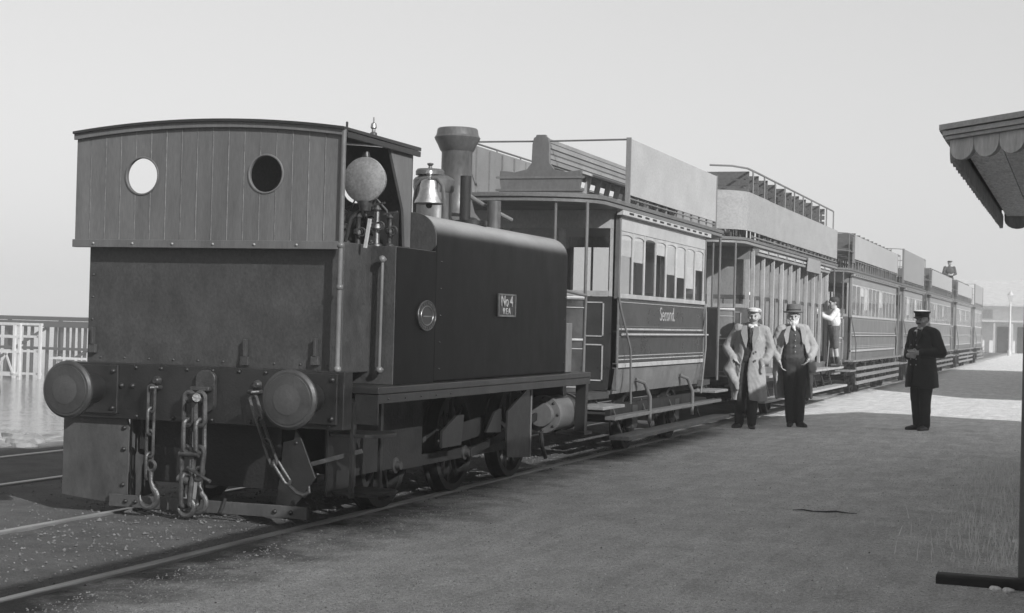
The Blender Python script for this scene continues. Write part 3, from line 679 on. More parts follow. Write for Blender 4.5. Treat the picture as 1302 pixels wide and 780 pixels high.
# wheels and motion
def wheel(X, Y, r, sgn, par, mt='soot', spokes=10):
    w = B().lathe([(r-.055, -.05), (r+.0, -.05), (r, .03), (r+.025, .045), (r+.025, .065), (r-.055, .065)], (X, Y, r), (-sgn, 0, 0), 40)
    n0 = len(w.f); w.f = w.f[:-2]      # open ring
    n = 40; k = 6
    for i in range(n): w.f.append((5*n+i, 5*n+(i+1) % n, (i+1) % n, i))
    w = w.build('wheel', 'soot', par, ang=30)
    sp_ = B()
    for i in range(spokes):
        a = 2*math.pi*i/spokes+.2; sp_.bar((X, Y+.06*math.cos(a), r+.06*math.sin(a)), (X, Y+(r-.03)*math.cos(a), r+(r-.03)*math.sin(a)), .035, .03, (1, 0, 0))
    sp_.lathe([(.03, -.07), (.09, -.06), (.095, .05)], (X, Y, r), (-sgn, 0, 0), 20); sp_.build('spokes', mt, w)
    return w
for Y in (10.75, 12.15, 13.55):
    for X, sg in ((-4.95, 1), (-6.43, -1)): wheel(X, Y, .42, sg, loco)
    B().cyl((-6.5, Y, .42), (-4.88, Y, .42), .06).build('axle', 'soot', loco)
    B().box(-5.13, -5.0, Y-.14, Y+.14, .3, .62).build('axle_box', 'iron', loco)
B().bar((-4.83, 10.7, .32), (-4.83, 13.6, .32), .03, .085).build('coupling_rod', 'soot', loco, .004)
for Y in (10.75, 12.15, 13.55): B().lathe([(.06, 0), (.06, .05), (.035, .055), (.03, .09)], (-4.85, Y, .32), (1, 0, 0), 16).build('crank_pin', 'iron', loco)
B().bar((-4.76, 12.15, .32), (-4.76, 13.95, .56), .03, .07).build('connecting_rod', 'soot', loco, .004)
B().bar((-4.7, 11.55, .50), (-4.7, 12.2, .54), .02, .15).build('brake_hanger', 'soot', loco)
B().prism([(11.3, .42), (11.7, .42), (11.75, .66), (11.6, .66), (11.3, .55)], 'x', -4.68, -4.66).build('motion_plate', 'beam_paint', loco)
B().prism([(12.1, .5), (12.45, .48), (12.45, .68), (12.3, .66)], 'x', -4.62, -4.60).build('motion_plate', 'beam_paint', loco)
B().prism([(12.45, .27), (13.03, .235), (13.03, .84), (12.95, .84), (12.45, .66)], 'x', -4.56, -4.54).build('side_sheet', 'beam_paint', loco, .003)
B().box(-4.57, -4.535, 13.02, 13.05, .235, .84).build('sheet_edge', 'car_mid', loco)
cy_ = B().lathe([(.03, -.09), (.11, -.085), (.115, -.02), (.175, -.015), (.18, .0), (.18, .03), (.165, .04), (.165, .62), (.18, .63), (.18, .68), (.1, .69)], (-4.72, 13.9, .56), (0, 1, 0), 32).build('steam_cylinder', 'car_mid', loco)
rivets(cy_, [(-4.72+.15*math.cos(R(a)), 13.884, .56+.15*math.sin(R(a))) for a in range(0, 360, 45)], .014)
B().tube([(-4.72, 13.85, .4), (-4.72, 13.9, .25), (-4.7, 13.95, .15)], .02).build('drain_cock', 'iron', loco)
B().bar((-4.5, 14.38, .38), (-4.5, 14.4, .9), .1, .08).build('front_step_hanger', 'black_paint', loco)
B().box(-4.7, -4.42, 14.25, 14.5, .36, .385).build('front_step', 'black_paint', loco)
B().tube([(-4.52, 13.87, 1.72), (-4.5, 14.2, 1.70), (-4.49, 14.42, 1.69)], .015).build('front_hand_rail', 'car_mid', loco)
B().tube([(-4.49, 14.42, 1.70), (-4.49, 14.38, .955)], .013).build('front_hand_rail', 'car_mid', loco)
B().box(-4.62, -4.50, 13.9, 14.05, .957, 1.42).build('sand_box', 'car_mid', loco, .01)

# ------------------------------------------------------------------ tram cars
HALF = .97
def deck_outline(L, P, hw, n=10, k=1.0):
    """plan of the roof with bowed ends"""
    pts = []; y1 = L/2+P-.55*k
    for i in range(n+1):
        a = math.pi*i/n; pts.append((hw*math.cos(a) if 0 < i < n else hw*(1 if i == 0 else -1), y1+.55*k*math.sin(a)))
    return pts + [(-x, -y) for x, y in pts]
def common(t, L, P, deck='deck_wood', trim='car_mid'):
    E = L/2+P
    # under-frame, wheels, life-guards
    B().box(-.72, .72, -E+.3, E-.3, .56, .70).build('under_frame', 'soot', t)
    for y in (-min(1.0, L*.24), min(1.0, L*.24)) if L < 6 else (-L*.34, -L*.34+1.2, L*.34-1.2, L*.34):
        for x in (-.76, .76): wheel(x, y, .33, 1 if x > 0 else -1, t, 'soot', 8)
        B().cyl((-.8, y, .33), (.8, y, .33), .045).build('axle', 'soot', t)
        B().box(.83, .9, y-.11, y+.11, .24, .5).build('axle_box', 'iron', t)
    for x in (-.86, .86): B().box(x-.03, x+.03, -L/2+.1, L/2-.1, .42, .54).build('truck_frame', 'soot', t)
    o = deck_outline(L, P, 1.04)
    B().prism(o, 'z', 2.70, 2.745).build('roof_deck', deck, t, .006)
    B().prism(deck_outline(L, P-.02, 1.025), 'z', 2.655, 2.698).build('roof_moulding', trim, t, .006)
    # platforms, dashes, canopy posts
    for s_ in (-1, 1):
        B().prism([(-.9, s_*L/2), (.9, s_*L/2), (.85, s_*(E-.35)), (.5, s_*(E-.1)), (-.5, s_*(E-.1)), (-.85, s_*(E-.35))], 'z', .62, .69).build('platform', 'dark_wood', t)
def dash(t, L, P, s_, mt='car_dark', line='car_line', z0=.72, z1=1.68):
    E = L/2+P; path = []
    for i in range(15):
        a = R(-68+136*i/14); path.append((.93*math.sin(a)/math.sin(R(68)), s_*(E-.42+.40*math.cos(a))))
    if s_ > 0: path = path[::-1]
    d = B().strip(path, z0, z1, .025).build('dash', mt, t)
    def line_at(z, r=.009, f0=0, f1=14): 
        B().tube([(p[0]*1.004, p[1]+s_*(.006), z) for p in path[f0:f1+1]], r, 6).build('dash_line', line, d)
    line_at(z1, .02); line_at(z1-.10, .006); line_at(1.25, .012); line_at(z1-.42, .006); line_at(1.16, .006); line_at(z0+.05, .006)
    for f in (0, 14):
        p = path[f]; B().cyl((p[0], p[1], .68), (p[0], p[1], 2.66), .018, .018, 8).build('canopy_post', 'car_mid', t)
    B().cyl((.62, s_*(E-.18), z1), (.62, s_*(E-.18), 2.66), .016, .016, 8).build('canopy_post', 'car_mid', t)
    B().cyl((-.35, s_*(E-.22), .69), (-.35, s_*(E-.22), 1.75), .03, .03, 10).build('brake_column', 'iron', t)
    B().tube([(-.35, s_*(E-.22), 1.76), (-.2, s_*(E-.2), 1.77)], .015).build('brake_handle', 'brass', t)
    # entrance step and grab rails on both sides
    for x in (1, -1):
        y = s_*(L/2+P*.40); st = B().box(min(x*.78, x*1.12), max(x*.78, x*1.12), y-.40, y+.40, .535, .57).build('entrance_step', 'step_wood', t, .008)
        for yy in (-.28, .28): B().bar((x*.85, y+yy, .54), (x*.82, y+yy*.8, .66), .03, .012).build('step_hanger', 'iron', st)
        yb = s_*L/2
        B().tube([(x*.985, yb, 1.72), (x*1.0, yb+s_*-.02, 1.6), (x*1.06, yb-s_*.25, 1.15), (x*1.04, yb-s_*.38, .55)], .012, 8).build('grab_rail', 'car_mid', t)
def bulkhead(t, L, s_, mt, frame, low):
    y = s_*L/2; o = -s_
    b = B().box(-.93, .93, min(y, y+o*.03), max(y, y+o*.03), .7, 1.72).build('bulkhead', low, t)
    yf0, yf1 = min(y-s_*.0, y+o*.035), max(y, y+o*.035)
    B().box(-.93, .93, yf0, yf1, 2.46, 2.655).build('bulkhead_header', mt, b)
    for x0, x1 in ((-.93, -.87), (-.36, -.28), (.28, .36), (.87, .93)): B().box(x0, x1, yf0, yf1, 1.722, 2.458).build('bulkhead_pillar', frame, b)
    for x0, x1 in ((-.868, -.362), (.362, .868)):
        w = B().box(x0, x1, yf0, yf1, 1.724, 1.78).build('bulkhead_sill', frame, b)
        B().box(x0, x1, y+o*.015-.003, y+o*.015+.003, 1.782, 2.456).build('pane', 'glass', b)
    dr = B().box(-.275, .275, min(y+s_*.002, y+s_*.02), max(y+s_*.002, y+s_*.02), .71, 1.7).build('end_door', low, b)
    B().box(-.27, .27, y+o*.015-.003, y+o*.015+.003, 1.782, 2.456).build('pane', 'glass', b)
    for x0, x1 in ((-.86, -.36), (.36, .86)):
        for z0, z1 in ((.8, 1.2), (1.28, 1.66)):
            for q in ((x0+.04, x1-.04, z0, z0+.014), (x0+.04, x1-.04, z1-.014, z1), (x0+.04, x0+.054, z0, z1), (x1-.054, x1-.04, z0, z1)):
                B().box(q[0], q[1], min(y, y+s_*.01), max(y, y+s_*.01), q[2], q[3]).build('panel_bead', frame, b)
    return b
def boards(t, y0, y1, z0, z1, mt='white_board', posts=True, nb=1):
    for x in (1, -1):
        seg = (y1-y0)/nb
        for i in range(nb):
            b = B().box(min(x*.985, x*1.005), max(x*.985, x*1.005), y0+i*seg+.004, y0+(i+1)*seg-.004, z0, z1).build('decency_board', mt if x > 0 else 'board_back', t, .003)
        B().box(min(x*.96, x*1.012), max(x*.96, x*1.012), y0-.03, y0, z0-.09, z1+.01).build('board_end_post', 'board_back', t)
        B().box(min(x*.96, x*1.012), max(x*.96, x*1.012), y1, y1+.03, z0-.09, z1+.01).build('board_end_post', 'board_back', t)
        n = int((y1-y0)/.42)
        for i in range(n+1):
            y = y0+(y1-y0)*i/n; B().box(min(x*.965, x*.984), max(x*.965, x*.984), y-.012, y+.012, 2.745, z1-.02).build('board_post', 'board_back', t)
        B().tube([(x*.99, y0, z0-.035), (x*.99, y1, z0-.035)], .009, 6).build('deck_rail', 'board_back', t)
def end_rails(t, L, P, z, s_, y0):
    E = L/2+P
    path = [(.99, y0)] + [(.99*math.cos(math.pi*i/12), s_*(E-.62)+s_*.5*math.sin(math.pi*i/12)) for i in range(13)] + [(-.99, y0)]
    B().tube([(p[0], p[1], z) for p in path], .011, 6).build('end_rail', 'car_mid', t)
    B().tube([(p[0], p[1], (z+2.75)/2) for p in path], .009, 6).build('end_rail', 'car_mid', t)
    for i in range(1, len(path)-1, 3): B().cyl((path[i][0], path[i][1], 2.74), (path[i][0], path[i][1], z), .009, .009, 6).build('end_rail_post', 'car_mid', t)
def saloon(t, L, P, nw, paint='car_dark', trim='car_trim', fascia='car_mid', bo=None, seats='knife', bill=(), dash_mt=None, detail=True, bowed=True):
    """double-deck car with a glazed saloon; t sits at the middle of the car on the rail"""
    common(t, L, P)
    H2 = HALF
    B().box(-.9, .9, -L/2+.04, L/2-.04, .70, .74).build('floor', 'interior', t)
    B().box(-.95, .95, -L/2+.035, L/2-.035, 2.60, 2.65).build('ceiling', 'cream', t)
    for x in (1, -1):
        def sb(name, xo, xi, y0, y1, z0, z1, mt, par=t, bv=0):
            return B().box(min(x*xo, x*xi), max(x*xo, x*xi), y0, y1, z0, z1).build(name, mt, par, bv)
        # rocker panel curves in towards the bottom
        pr = [(x*.90, .66), (x*.935, .78), (x*.955, .94), (x*.90, .94), (x*.88, .66)]
        B().prism(pr, 'y', -L/2, L/2).build('rocker_panel', 'car_rocker', t)
        sb('waist_beam', H2+.012, .92, -L/2, L/2, .945, .995, trim, bv=.006)
        lp_ = sb('lower_panel', H2-.004, .93, -L/2, L/2, 1.0, 1.34, paint)
        up_ = sb('upper_panel', H2-.002, .93, -L/2, L/2, 1.345, 1.70, paint)
        for z, h, mt in ((1.035, .012, 'car_line'), (1.075, .010, 'car_line'), (1.285, .010, 'car_mid'), (1.37, .02, 'car_line'), (1.40, .008, 'car_mid'), (1.665, .008, 'car_line')):
            sb('panel_line', H2+.006, H2-.003, -L/2+.04, L/2-.04, z-h/2, z+h/2, mt, up_ if z > 1.34 else lp_)
        B().tube([(x*(H2+.03), -L/2+.12, 1.31), (x*(H2+.03), L/2+.1, 1.31)], .013, 8).build('side_rail', trim, t)
        for yy in (-L/2, L/2): sb('corner_pillar', H2+.014, .90, yy-(.05 if yy > 0 else -.0), yy+(.0 if yy > 0 else .05), .70, 2.63, fascia if paint != 'car_dark' else 'car_mid', bv=.008)
        sb('window_sill', H2+.022, .92, -L/2+.05, L/2-.05, 1.705, 1.755, trim, bv=.005)
        sb('fascia', H2+.004, .93, -L/2+.051, L/2-.051, 2.44, 2.652, fascia)
        # cornice with ventilator slots
        cn = sb('cornice', 1.03, .95, -L/2-.05, L/2+.05, 2.60, 2.654, fascia, bv=.006)
        ns = int(L/.34)
        for i in range(ns):
            y = -L/2+.1+(L-.2)*(i+.5)/ns; sb('ventilator_slot', 1.033, 1.028, y-.085, y+.085, 2.62, 2.642, 'soot', cn)
        # windows
        wy = (L-.16)/nw
        for i in range(nw+1):
            y = -L/2+.08+i*wy; sb('window_pillar', H2+.002, .953, y-.021, y+.021, 1.756, 2.438, trim, bv=.004)
        for i in range(nw):
            a = -L/2+.08+i*wy+.0225; b_ = a+wy-.045; mid = (a+b_)/2; hw = (b_-a)/2; pts = [(a, 2.437), (b_, 2.437), (b_, 2.37)]
            for k in range(9):
                th = math.pi*k/8; pts.append((mid+hw*math.cos(th)*.98, 2.375+.03*math.sin(th)))
            pts.append((a, 2.37))
            w = B().prism(pts, 'x', x*.953, x*(H2-.003)).build('window', trim, t)
            sb('pane', H2-.009, H2-.013, a, b_, 1.757, 2.42, 'glass', w)
            if x > 0 and i in bill:
                z0 = bill[i]; sb('window_bill', H2-.016, H2-.018, a+.01, b_-.01, z0, 2.41, 'paper', w)
            elif x < 0 and bill and i in (1, 2, 5): sb('window_bill', H2-.016, H2-.018, a+.01, b_-.01, 2.05, 2.39, 'paper', w)
        # lengthwise bench inside
        sb('bench', .9, .5, -L/2+.1, L/2-.1, 1.08, 1.14, 'interior'); sb('bench_back', .91, .88, -L/2+.1, L/2-.1, 1.14, 1.68, 'interior')
        # long footboards slung under the side
        if detail:
            for yy in (-.25, .25):
                B().tube([(x*.95, yy*L-.15, .80), (x*1.02, yy*L-.02, .76), (x*1.07, yy*L+.05, .6), (x*1.07, yy*L+.06, .3)], .022, 8).build('life_guard_iron', 'car_mid', t)
            sb('upper_footboard', 1.08, .96, -L/2-.35, L/2+.7, .40, .44, 'deck_wood', bv=.006)
            sb('lower_footboard', 1.22, 1.0, -L/2-.3, L/2+.6, .19, .235, 'step_wood', bv=.008)
            for yy in (-.45, -.15, .15, .45): B().bar((x*1.0, yy*L, .21), (x*.86, yy*L, .56), .04, .015).build('footboard_hanger', 'iron', t)
        else:
            sb('upper_footboard', 1.1, .9, -L/2-.4, L/2+.5, .74, .775, 'step_wood')
            for z in (.24, .40, .55): sb('guard_slat', 1.12, 1.08, -L/2+.1, L/2-.2, z, z+.07, 'step_wood')
            n = 6
            for i in range(n): sb('guard_post', 1.08, 1.05, -L/2+.15+(L-.5)*i/(n-1), -L/2+.2+(L-.5)*i/(n-1), .2, .74, 'dark_wood')
            for i in range(10): sb('frame_bracket', .95, .8, -L/2+.1+(L-.3)*i/9, -L/2+.16+(L-.3)*i/9, .56, .74, 'soot')
    for s_ in (-1, 1):
        bulkhead(t, L, s_, fascia, trim, paint); dash(t, L, P, s_, dash_mt or paint)
    bo = bo or (-L/2+.2, L/2+.4, 2.85, 3.46)
    boards(t, *bo)
    if bowed:
        for s_ in (-1, 1): end_rails(t, L, P, bo[3]-.01, s_, bo[0] if s_ < 0 else bo[1])
    else:
        for y in (bo[0]-.015, bo[1]+.015):
            B().tube([(-.99, y, bo[3]-.01), (0, y, bo[3]-.016), (.99, y, bo[3]-.01)], .011, 6).build('end_rail', 'car_mid', t)
            B().tube([(-.99, y, bo[3]-.1), (-.8, y-.7, 2.75)], .008, 6).build('rail_stay', 'car_grey', t)
        B().tube([(-1.1, bo[0]-.3, 3.52), (-1.1, bo[1], 3.52)], .012, 6).build('side_top_rail', 'car_mid', t)
        for i in range(6):
            y = bo[0]-.3+(bo[1]-bo[0])*i/5; B().cyl((-1.05, y, 2.745), (-1.1, y, 3.52), .01, .01, 6).build('side_rail_post', 'car_mid', t)
    if seats == 'knife':
        y0, y1 = bo[0]-.12, bo[1]
        hp = [(.56, 2.746), (.50, 2.86), (.46, 2.90), (.48, 3.02), (.475, 3.11), (.30, 3.09), (.16, 3.12), (.105, 3.19), (.10, 3.40), (.085, 3.47), (.06, 3.485), (.055, 3.505)]
        prof = hp + [(-x, z) for x, z in hp[::-1]]
        for ya, yb in ((y0, y0+.05), (y1-.05, y1)): 
            ke = B().prism(prof, 'y', ya, yb).build('knifeboard_end', 'car_mid', t, .004)
        for z in (2.89, 3.03): B().box(-.52, .52, y0-.012, y0-.002, z-.012, z+.012).build('end_moulding', 'car_mid', t)
        kb = B().box(-.42, .42, y0+.051, y1-.051, 2.75, 2.88).build('knifeboard_base', 'car_mid', t)
        for x in (1, -1):
            for i in range(4):
                xx = .16+.085*i; B().box(min(x*xx, x*(xx+.07)), max(x*xx, x*(xx+.07)), y0+.051, y1-.051, 3.075, 3.10).build('seat_slat', 'cream', t)
            for i in range(5):
                z = 3.19+.06*i; xb = .085-.005*i; B().box(min(x*(xb-.02), x*xb), max(x*(xb-.02), x*xb), y0+.051, y1-.051, z, z+.042).build('back_slat', 'car_grey', t)
            n = int((y1-y0)/.38)
            for i in range(n+1):
                y = y0+.06+(y1-y0-.15)*i/n; B().prism([(x*.46, 3.07), (x*.40, 3.07), (x*.36, 2.88), (x*.42, 2.88)], 'y', y, y+.03).build('seat_bracket', 'cream', t)
    else:
        garden_seats(t, bo[0]+.3, bo[1]-.1)
def garden_seats(t, y0, y1, step=.78, zb=2.746, top=.82):
    n = int((y1-y0)/step)
    proto = None
    for i in range(n):
        y = y0+step*(i+.3)
        for x in (-.52, .52):
            if proto is None:
                w = t.location
                s_ = B().box(x-.38, x+.38, y-.2, y+.15, zb+top-.42, zb+top-.39)
                for a in (-.33, .33):
                    s_.bar((x+a, y-.17, zb), (x+a, y-.17, zb+top-.42), .03, .03); s_.bar((x+a, y+.13, zb), (x+a, y+.2, zb+top), .03, .03)
                proto = s_.build('deck_seat', 'seat_wood', t)
                for z, h in ((top-.27, .07), (top-.16, .08), (top-.04, .11)):
                    B().box(x-.4, x+.4, y+.16+.0, y+.185, zb+z-h/2, zb+z+h/2).build('back_slat', 'seat_wood', proto)
                p0 = (x, y)
            else:
                c = copy_tree(proto, t); c.location = (x-p0[0], y-p0[1], 0)

# prototypes are built at the origin of their root, so parts keep local coordinates; then the root is moved
def at(t, Y): t.location = (XC, Y, 0); return t
CARS = 'double-deck tram cars coupled behind the engine'
car1 = thing('tram_car', 'tram car lettered Second with dark panels and bill-pasted windows, coupled to the engine', 'tram car', group=CARS)
mat('car_fascia', .36, .5, .15, 3, (1, 1, .6), .05, 40)
saloon(car1, 4.15, 1.32, 8, 'car_dark', 'car_trim', 'car_fascia', (-1.82, 2.48, 2.84, 3.46), 'knife', {0: 2.17, 1: 2.12, 3: 2.25, 4: 2.04, 5: 2.02, 6: 1.9, 7: 2.15}, bowed=False)
text_mesh('Second.', .235, 'lettering', 'lettering', car1, (HALF-.0005, .12, 1.545), ROT_RIGHT, .002)
at(car1, 18.38)

# open cross-bench car
def crossbench(t, L, P, n):
    common(t, L, P, trim='car_grey')
    B().box(-.95, .95, -L/2, L/2, .70, .78).build('floor', 'dark_wood', t)
    B().box(-.97, .97, -L/2, L/2, 2.60, 2.652).build('ceiling', 'car_grey', t)
    for x in (1, -1):
        B().box(min(x*.9, x*.97), max(x*.9, x*.97), -L/2, L/2, .56, .80).build('sole_bar', 'car_mid', t)
        B().box(min(x*.985, x*1.03), max(x*.985, x*1.03), -L/2+.1, L/2-.1, 2.585, 2.62).build('eave_rail', 'car_trim', t)
        B().box(min(x*.985, x*1.02), max(x*.985, x*1.02), -L/2+.1, L/2-.1, 2.53, 2.565).build('eave_rail', 'car_grey', t)
        B().box(min(x*.98, x*1.22), max(x*.98, x*1.22), -L/2-.5, L/2+.7, .655, .695).build('upper_footboard', 'car_trim', t, .006)
        B().box(min(x*1.05, x*1.30), max(x*1.05, x*1.30), -L/2-.5, L/2+.7, .30, .34).build('lower_footboard', 'car_trim', t, .006)
        for i in range(9):
            y = -L/2+L*i/8; B().bar((x*1.1, y, .3), (x*1.0, y, .66), .04, .02).build('footboard_hanger', 'iron', t)
    for i in range(n+1):
        y = -L/2+.06+(L-.12)*i/n
        for x in (1, -1):
            p = B().box(min(x*.93, x*.985), max(x*.93, x*.985), y-.028, y+.028, .78, 2.60).build('body_post', 'car_trim', t, .004)
            if x > 0:
                B().cyl((.995, y+.05, 1.0), (.995, y+.05, 1.9), .012, .012, 8).build('grab_rail', 'car_mid', p)
                B().prism([(.985, 2.52), (1.05, 2.58), (1.05, 2.52+.1), (.985, 2.62)], 'y', y-.02, y+.02).build('eave_bracket', 'car_grey', p)
        if 0 < i < n or True:
            pt = B().box(-.91, .91, y-.012, y+.012, .9, 2.56).build('partition', 'partition', t)
            B().box(-.91, .91, y-.018, y-.012, 1.86, 1.92).build('partition_rail', 'car_mid', pt)
            for k in range(7): B().box(-.9+.257*k+.12, -.9+.257*k+.14, y-.016, y-.012, .95, 1.86).build('partition_bead', 'car_mid', pt)
        if i < n: B().box(-.9, .9, y+.02, y+.42, 1.10, 1.14).build('bench', 'car_mid', t)
    for s_ in (-1, 1):
        bulkhead(t, L+.12, s_, 'car_grey', 'car_trim', 'car_mid'); dash(t, L, P, s_, 'car_mid', 'car_trim')
    # decency boards sweep right round both ends
    hw = 1.0; E = L/2+P; z0, z1 = 2.86, 3.43
    for x in (1, -1):
        B().box(min(x*.985, x*1.005), max(x*.985, x*1.005), -L/2+.9, L/2+.9, z0, z1).build('decency_board', 'pale_board', t, .003)
        for y in (-L/2+.6,): pass
        B().tube([(x*1.0, -L/2-.2, 2.79), (x*1.0, L/2+.9, 2.79)], .012, 6).build('deck_rail', 'board_back', t)
        for i in range(18):
            y = -L/2+.9+L*i/17; B().box(min(x*.965, x*.984), max(x*.965, x*.984), y-.012, y+.012, 2.745, z1-.02).build('board_post', 'board_back', t)
    for s_ in (-1,):
        path = [(1.0, -L/2+.895)]
        for i in range(15):
            a = math.pi*i/14; path.append((1.0*math.cos(a), s_*(E-.75)+s_*.62*math.sin(a)))
        path.append((-1.0, -L/2+.895))
        B().strip(path, z0, z1, .02).build('decency_board', 'pale_board', t)
    garden_seats(t, -L/2-.6, L/2+.6, .74, 2.746, 1.02)
    # raised rail on tall stanchions
    for x in (1, -1):
        pth = [(x*.5, -L/2-P+.35), (x*.8, -L/2-P+.5), (x*.95, -L/2-P+.9), (x*.96, -L/2+.2), (x*.96, L/2+.5), (x*.93, L/2+.8)]
        B().tube([(p[0], p[1], 3.80) for p in pth], .016, 6).build('top_rail', 'board_back', t)
        for i in range(10):
            y = -L/2-.1+(L+.7)*i/9; B().cyl((x*.96, y, 2.745), (x*.96, y, 3.8), .014, .014, 6).build('rail_post', 'board_back', t)
    B().prism([(3.9-7.2/2+.4, 2.46), (3.9-7.2/2+1.9, 2.46), (3.9-7.2/2+1.8, 2.70), (3.9-7.2/2+.5, 2.70)], 'x', 1.052, 1.072).build('route_board', 'car_grey', t)
car2 = thing('tram_car', 'open cross-bench tram car with posts, partitions and pale boards round its top deck', 'tram car', group=CARS)
crossbench(car2, 7.5, 1.38, 9); at(car2, 27.4)

car3 = thing('tram_car', 'long grey saloon tram car coupled directly behind the open cross-bench car', 'tram car', group=CARS)
saloon(car3, 8.6, 1.3, 12, 'car_mid', 'car_trim', 'car_grey', (-4.2, 4.3, 2.98, 3.5), 'garden', {2: 2.2, 3: 1.9, 7: 2.0}, detail=False)
at(car3, 38.85)
car4 = thing('tram_car', 'short saloon tram car with tall unbroken grey board, between the two longest saloon cars', 'tram car', group=CARS)
saloon(car4, 5.3, 1.25, 7, 'car_mid', 'car_trim', 'car_grey', (-3.2, 2.75, 2.86, 3.72), 'knife', {1: 1.9, 4: 2.0}, detail=False)
for o in car4.children:
    if o.name.startswith('decency_board') and o.data.vertices[0].co.x > 0: o.data = o.data.copy(); o.data.materials[0] = MATS['grey_board']
at(car4, 47.9)
def car_copy(src, Y, label):
    c = copy_tree(src); c['label'] = label; at(c, Y); return c
car5 = car_copy(car3, 57.6, 'long grey saloon tram car following the short car with the tall grey board')
car6 = car_copy(car3, 69.2, 'long saloon tram car with a man standing on its leading top-deck end')
car7 = car_copy(car4, 79.0, 'short last tram car at the tail end of the train')
bpy.context.view_layer.update()

# ------------------------------------------------------------------ station roof, shelter, far building
st = thing('station_building', 'station building with dark scalloped eaves boards on a canted porch roof', 'building', (2, 6, 0))
# main roof: eave beside the platform, gable at the far end
EX, EZ, RX, RZ, Y0, Y1 = -.20, 3.27, 7.2, 7.17, -16.0, 21.0
rfp = [(EX, EZ), (RX, RZ), (2*RX-EX, EZ), (2*RX-EX, EZ-.12), (RX, RZ-.14), (EX, EZ-.12)]
B().prism(rfp, 'y', Y0, Y1).build('roof', 'slate', st)
B().prism([(1.6, 0), (1.6, 3.75), (RX, RZ-.3), (2*RX-1.6, 3.75), (2*RX-1.6, 0)], 'y', Y0+.6, Y1-.7).build('wall', 'brick_wall', st)
for y in (2.5, 8.0, 13.5): 
    d = B().box(1.52, 1.595, y-.5, y+.5, 0, 2.2).build('door', 'station_trim', st); B().sphere((1.5, y+.4, 1.05), .03).build('handle', 'brass', d)
for y in (-2, 5.2, 10.7, 16.5):
    w = B().box(1.55, 1.595, y-.6, y+.6, .95, 2.3).build('window', 'car_trim', st); B().box(1.53, 1.548, y-.5, y+.5, 1.05, 2.2).build('pane', 'glass', w)
# porch roof with the canted corner and its scalloped valance
PX, PYN, PYF, PZT, PZB = -.79, 10.0, 16.5, 2.705, 2.48
cvec = Vector((.67, -.743)); cl = 1.15
cc_ = (PX+cvec.x*cl, PYN+cvec.y*cl)
plan = [(PX, PYN), (PX, PYF), (1.3, PYF), (1.3, cc_[1]), cc_]
pr_ = B().prism(plan, 'z', PZT-.035, PZT-.001).build('porch_roof', 'slate', st)
for i in range(9):
    xa, xb = PX+.06+i*.237, PX+.06+i*.237+.231
    def ny(x): return max(cc_[1]+.06, PYN+.05-(x-PX)*.743/.67+.06)
    B().prism([(xa, ny(xa)), (xb, ny(xb)), (xb, PYF-.05), (xa, PYF-.05)], 'z', PZB+.12+random.uniform(0, .006), PZB+.14).build('soffit_board', 'soffit', pr_)
def valance(a, b, par, zt, zb, w=.145, th=.03, side=1):
    a, b = Vector(a), Vector(b); L = (b-a).length; d = (b-a)/L; nrm = Vector((-d.y, d.x))*side; n = max(1, round(L/w)); w = L/n
    # cornice mouldings
    for zo, ho, po in ((zt-.001, .035, .055), (zt-.04, .03, .035), (zt-.072, .022, .02)):
        p0 = a-d*po*.4; p1 = b
        c0 = (p0+p1)/2+nrm*(po/2)
        B().bar((p0.x+nrm.x*po/2, p0.y+nrm.y*po/2, zo-ho/2), (p1.x+nrm.x*po/2, p1.y+nrm.y*po/2, zo-ho/2), po+.02, ho-.002).build('cornice_moulding', 'station_trim', par)
    for i in range(n):
        q = B(); ctr = a+d*(w*(i+.5)); hw = w/2-.003; r = hw*.75; pts = [(-hw, zt-.095), (hw, zt-.095)]
        for k in range(9):
            th_ = math.pi*k/8; pts.append((hw*math.cos(th_), zb+r-r*math.sin(th_)))
        off = random.uniform(-.003, .003)
        f = [(ctr.x+d.x*px-nrm.x*(0+off), ctr.y+d.y*px-nrm.y*(0+off), pz) for px, pz in pts]
        bk_ = [(p[0]-nrm.x*th, p[1]-nrm.y*th, p[2]) for p in f]; m_ = len(pts)
        q.add(f+bk_, [tuple(range(m_)), tuple(range(2*m_-1, m_-1, -1))]+[(k, (k+1) % m_, m_+(k+1) % m_, m_+k) for k in range(m_)])
        q.build('valance_board', 'station_paint', par, smooth=False)
valance((PX, PYN), cc_, pr_, PZT, PZB, .215, side=-1)
valance((PX, PYF), (PX, PYN+.03), pr_, PZT, PZB, .215, side=-1)
valance((1.25, PYF), (PX+.035, PYF), pr_, PZT, PZB, .24, side=-1)
B().box(-.312, -.16, 9.40, 9.56, -.03, PZB-.02).build('porch_post', 'board_back', pr_, .008)
for x, y in ((1.0, 10.6), (1.0, 13.3), (1.0, 16.1)):
    B().cyl((x, y, 0), (x, y, PZB+.12), .06).build('porch_post', 'station_trim', pr_)
sh = thing('platform_shelter', 'flat-roofed platform shelter with canted near corner beyond the station building', 'shelter', (4, 46, 0))
B().prism([(.3, 36), (2.6, 32.9), (8, 32.9), (8, 61), (.3, 61)], 'z', 3.15, 3.4).build('roof', 'slate', sh)
B().box(1.6, 7.8, 36.5, 60.5, 0, 3.14).build('wall', 'brick_wall', sh)
for y in (40, 46, 52, 58): B().box(1.54, 1.598, y-.5, y+.5, 0, 2.1).build('door', 'station_trim', sh)

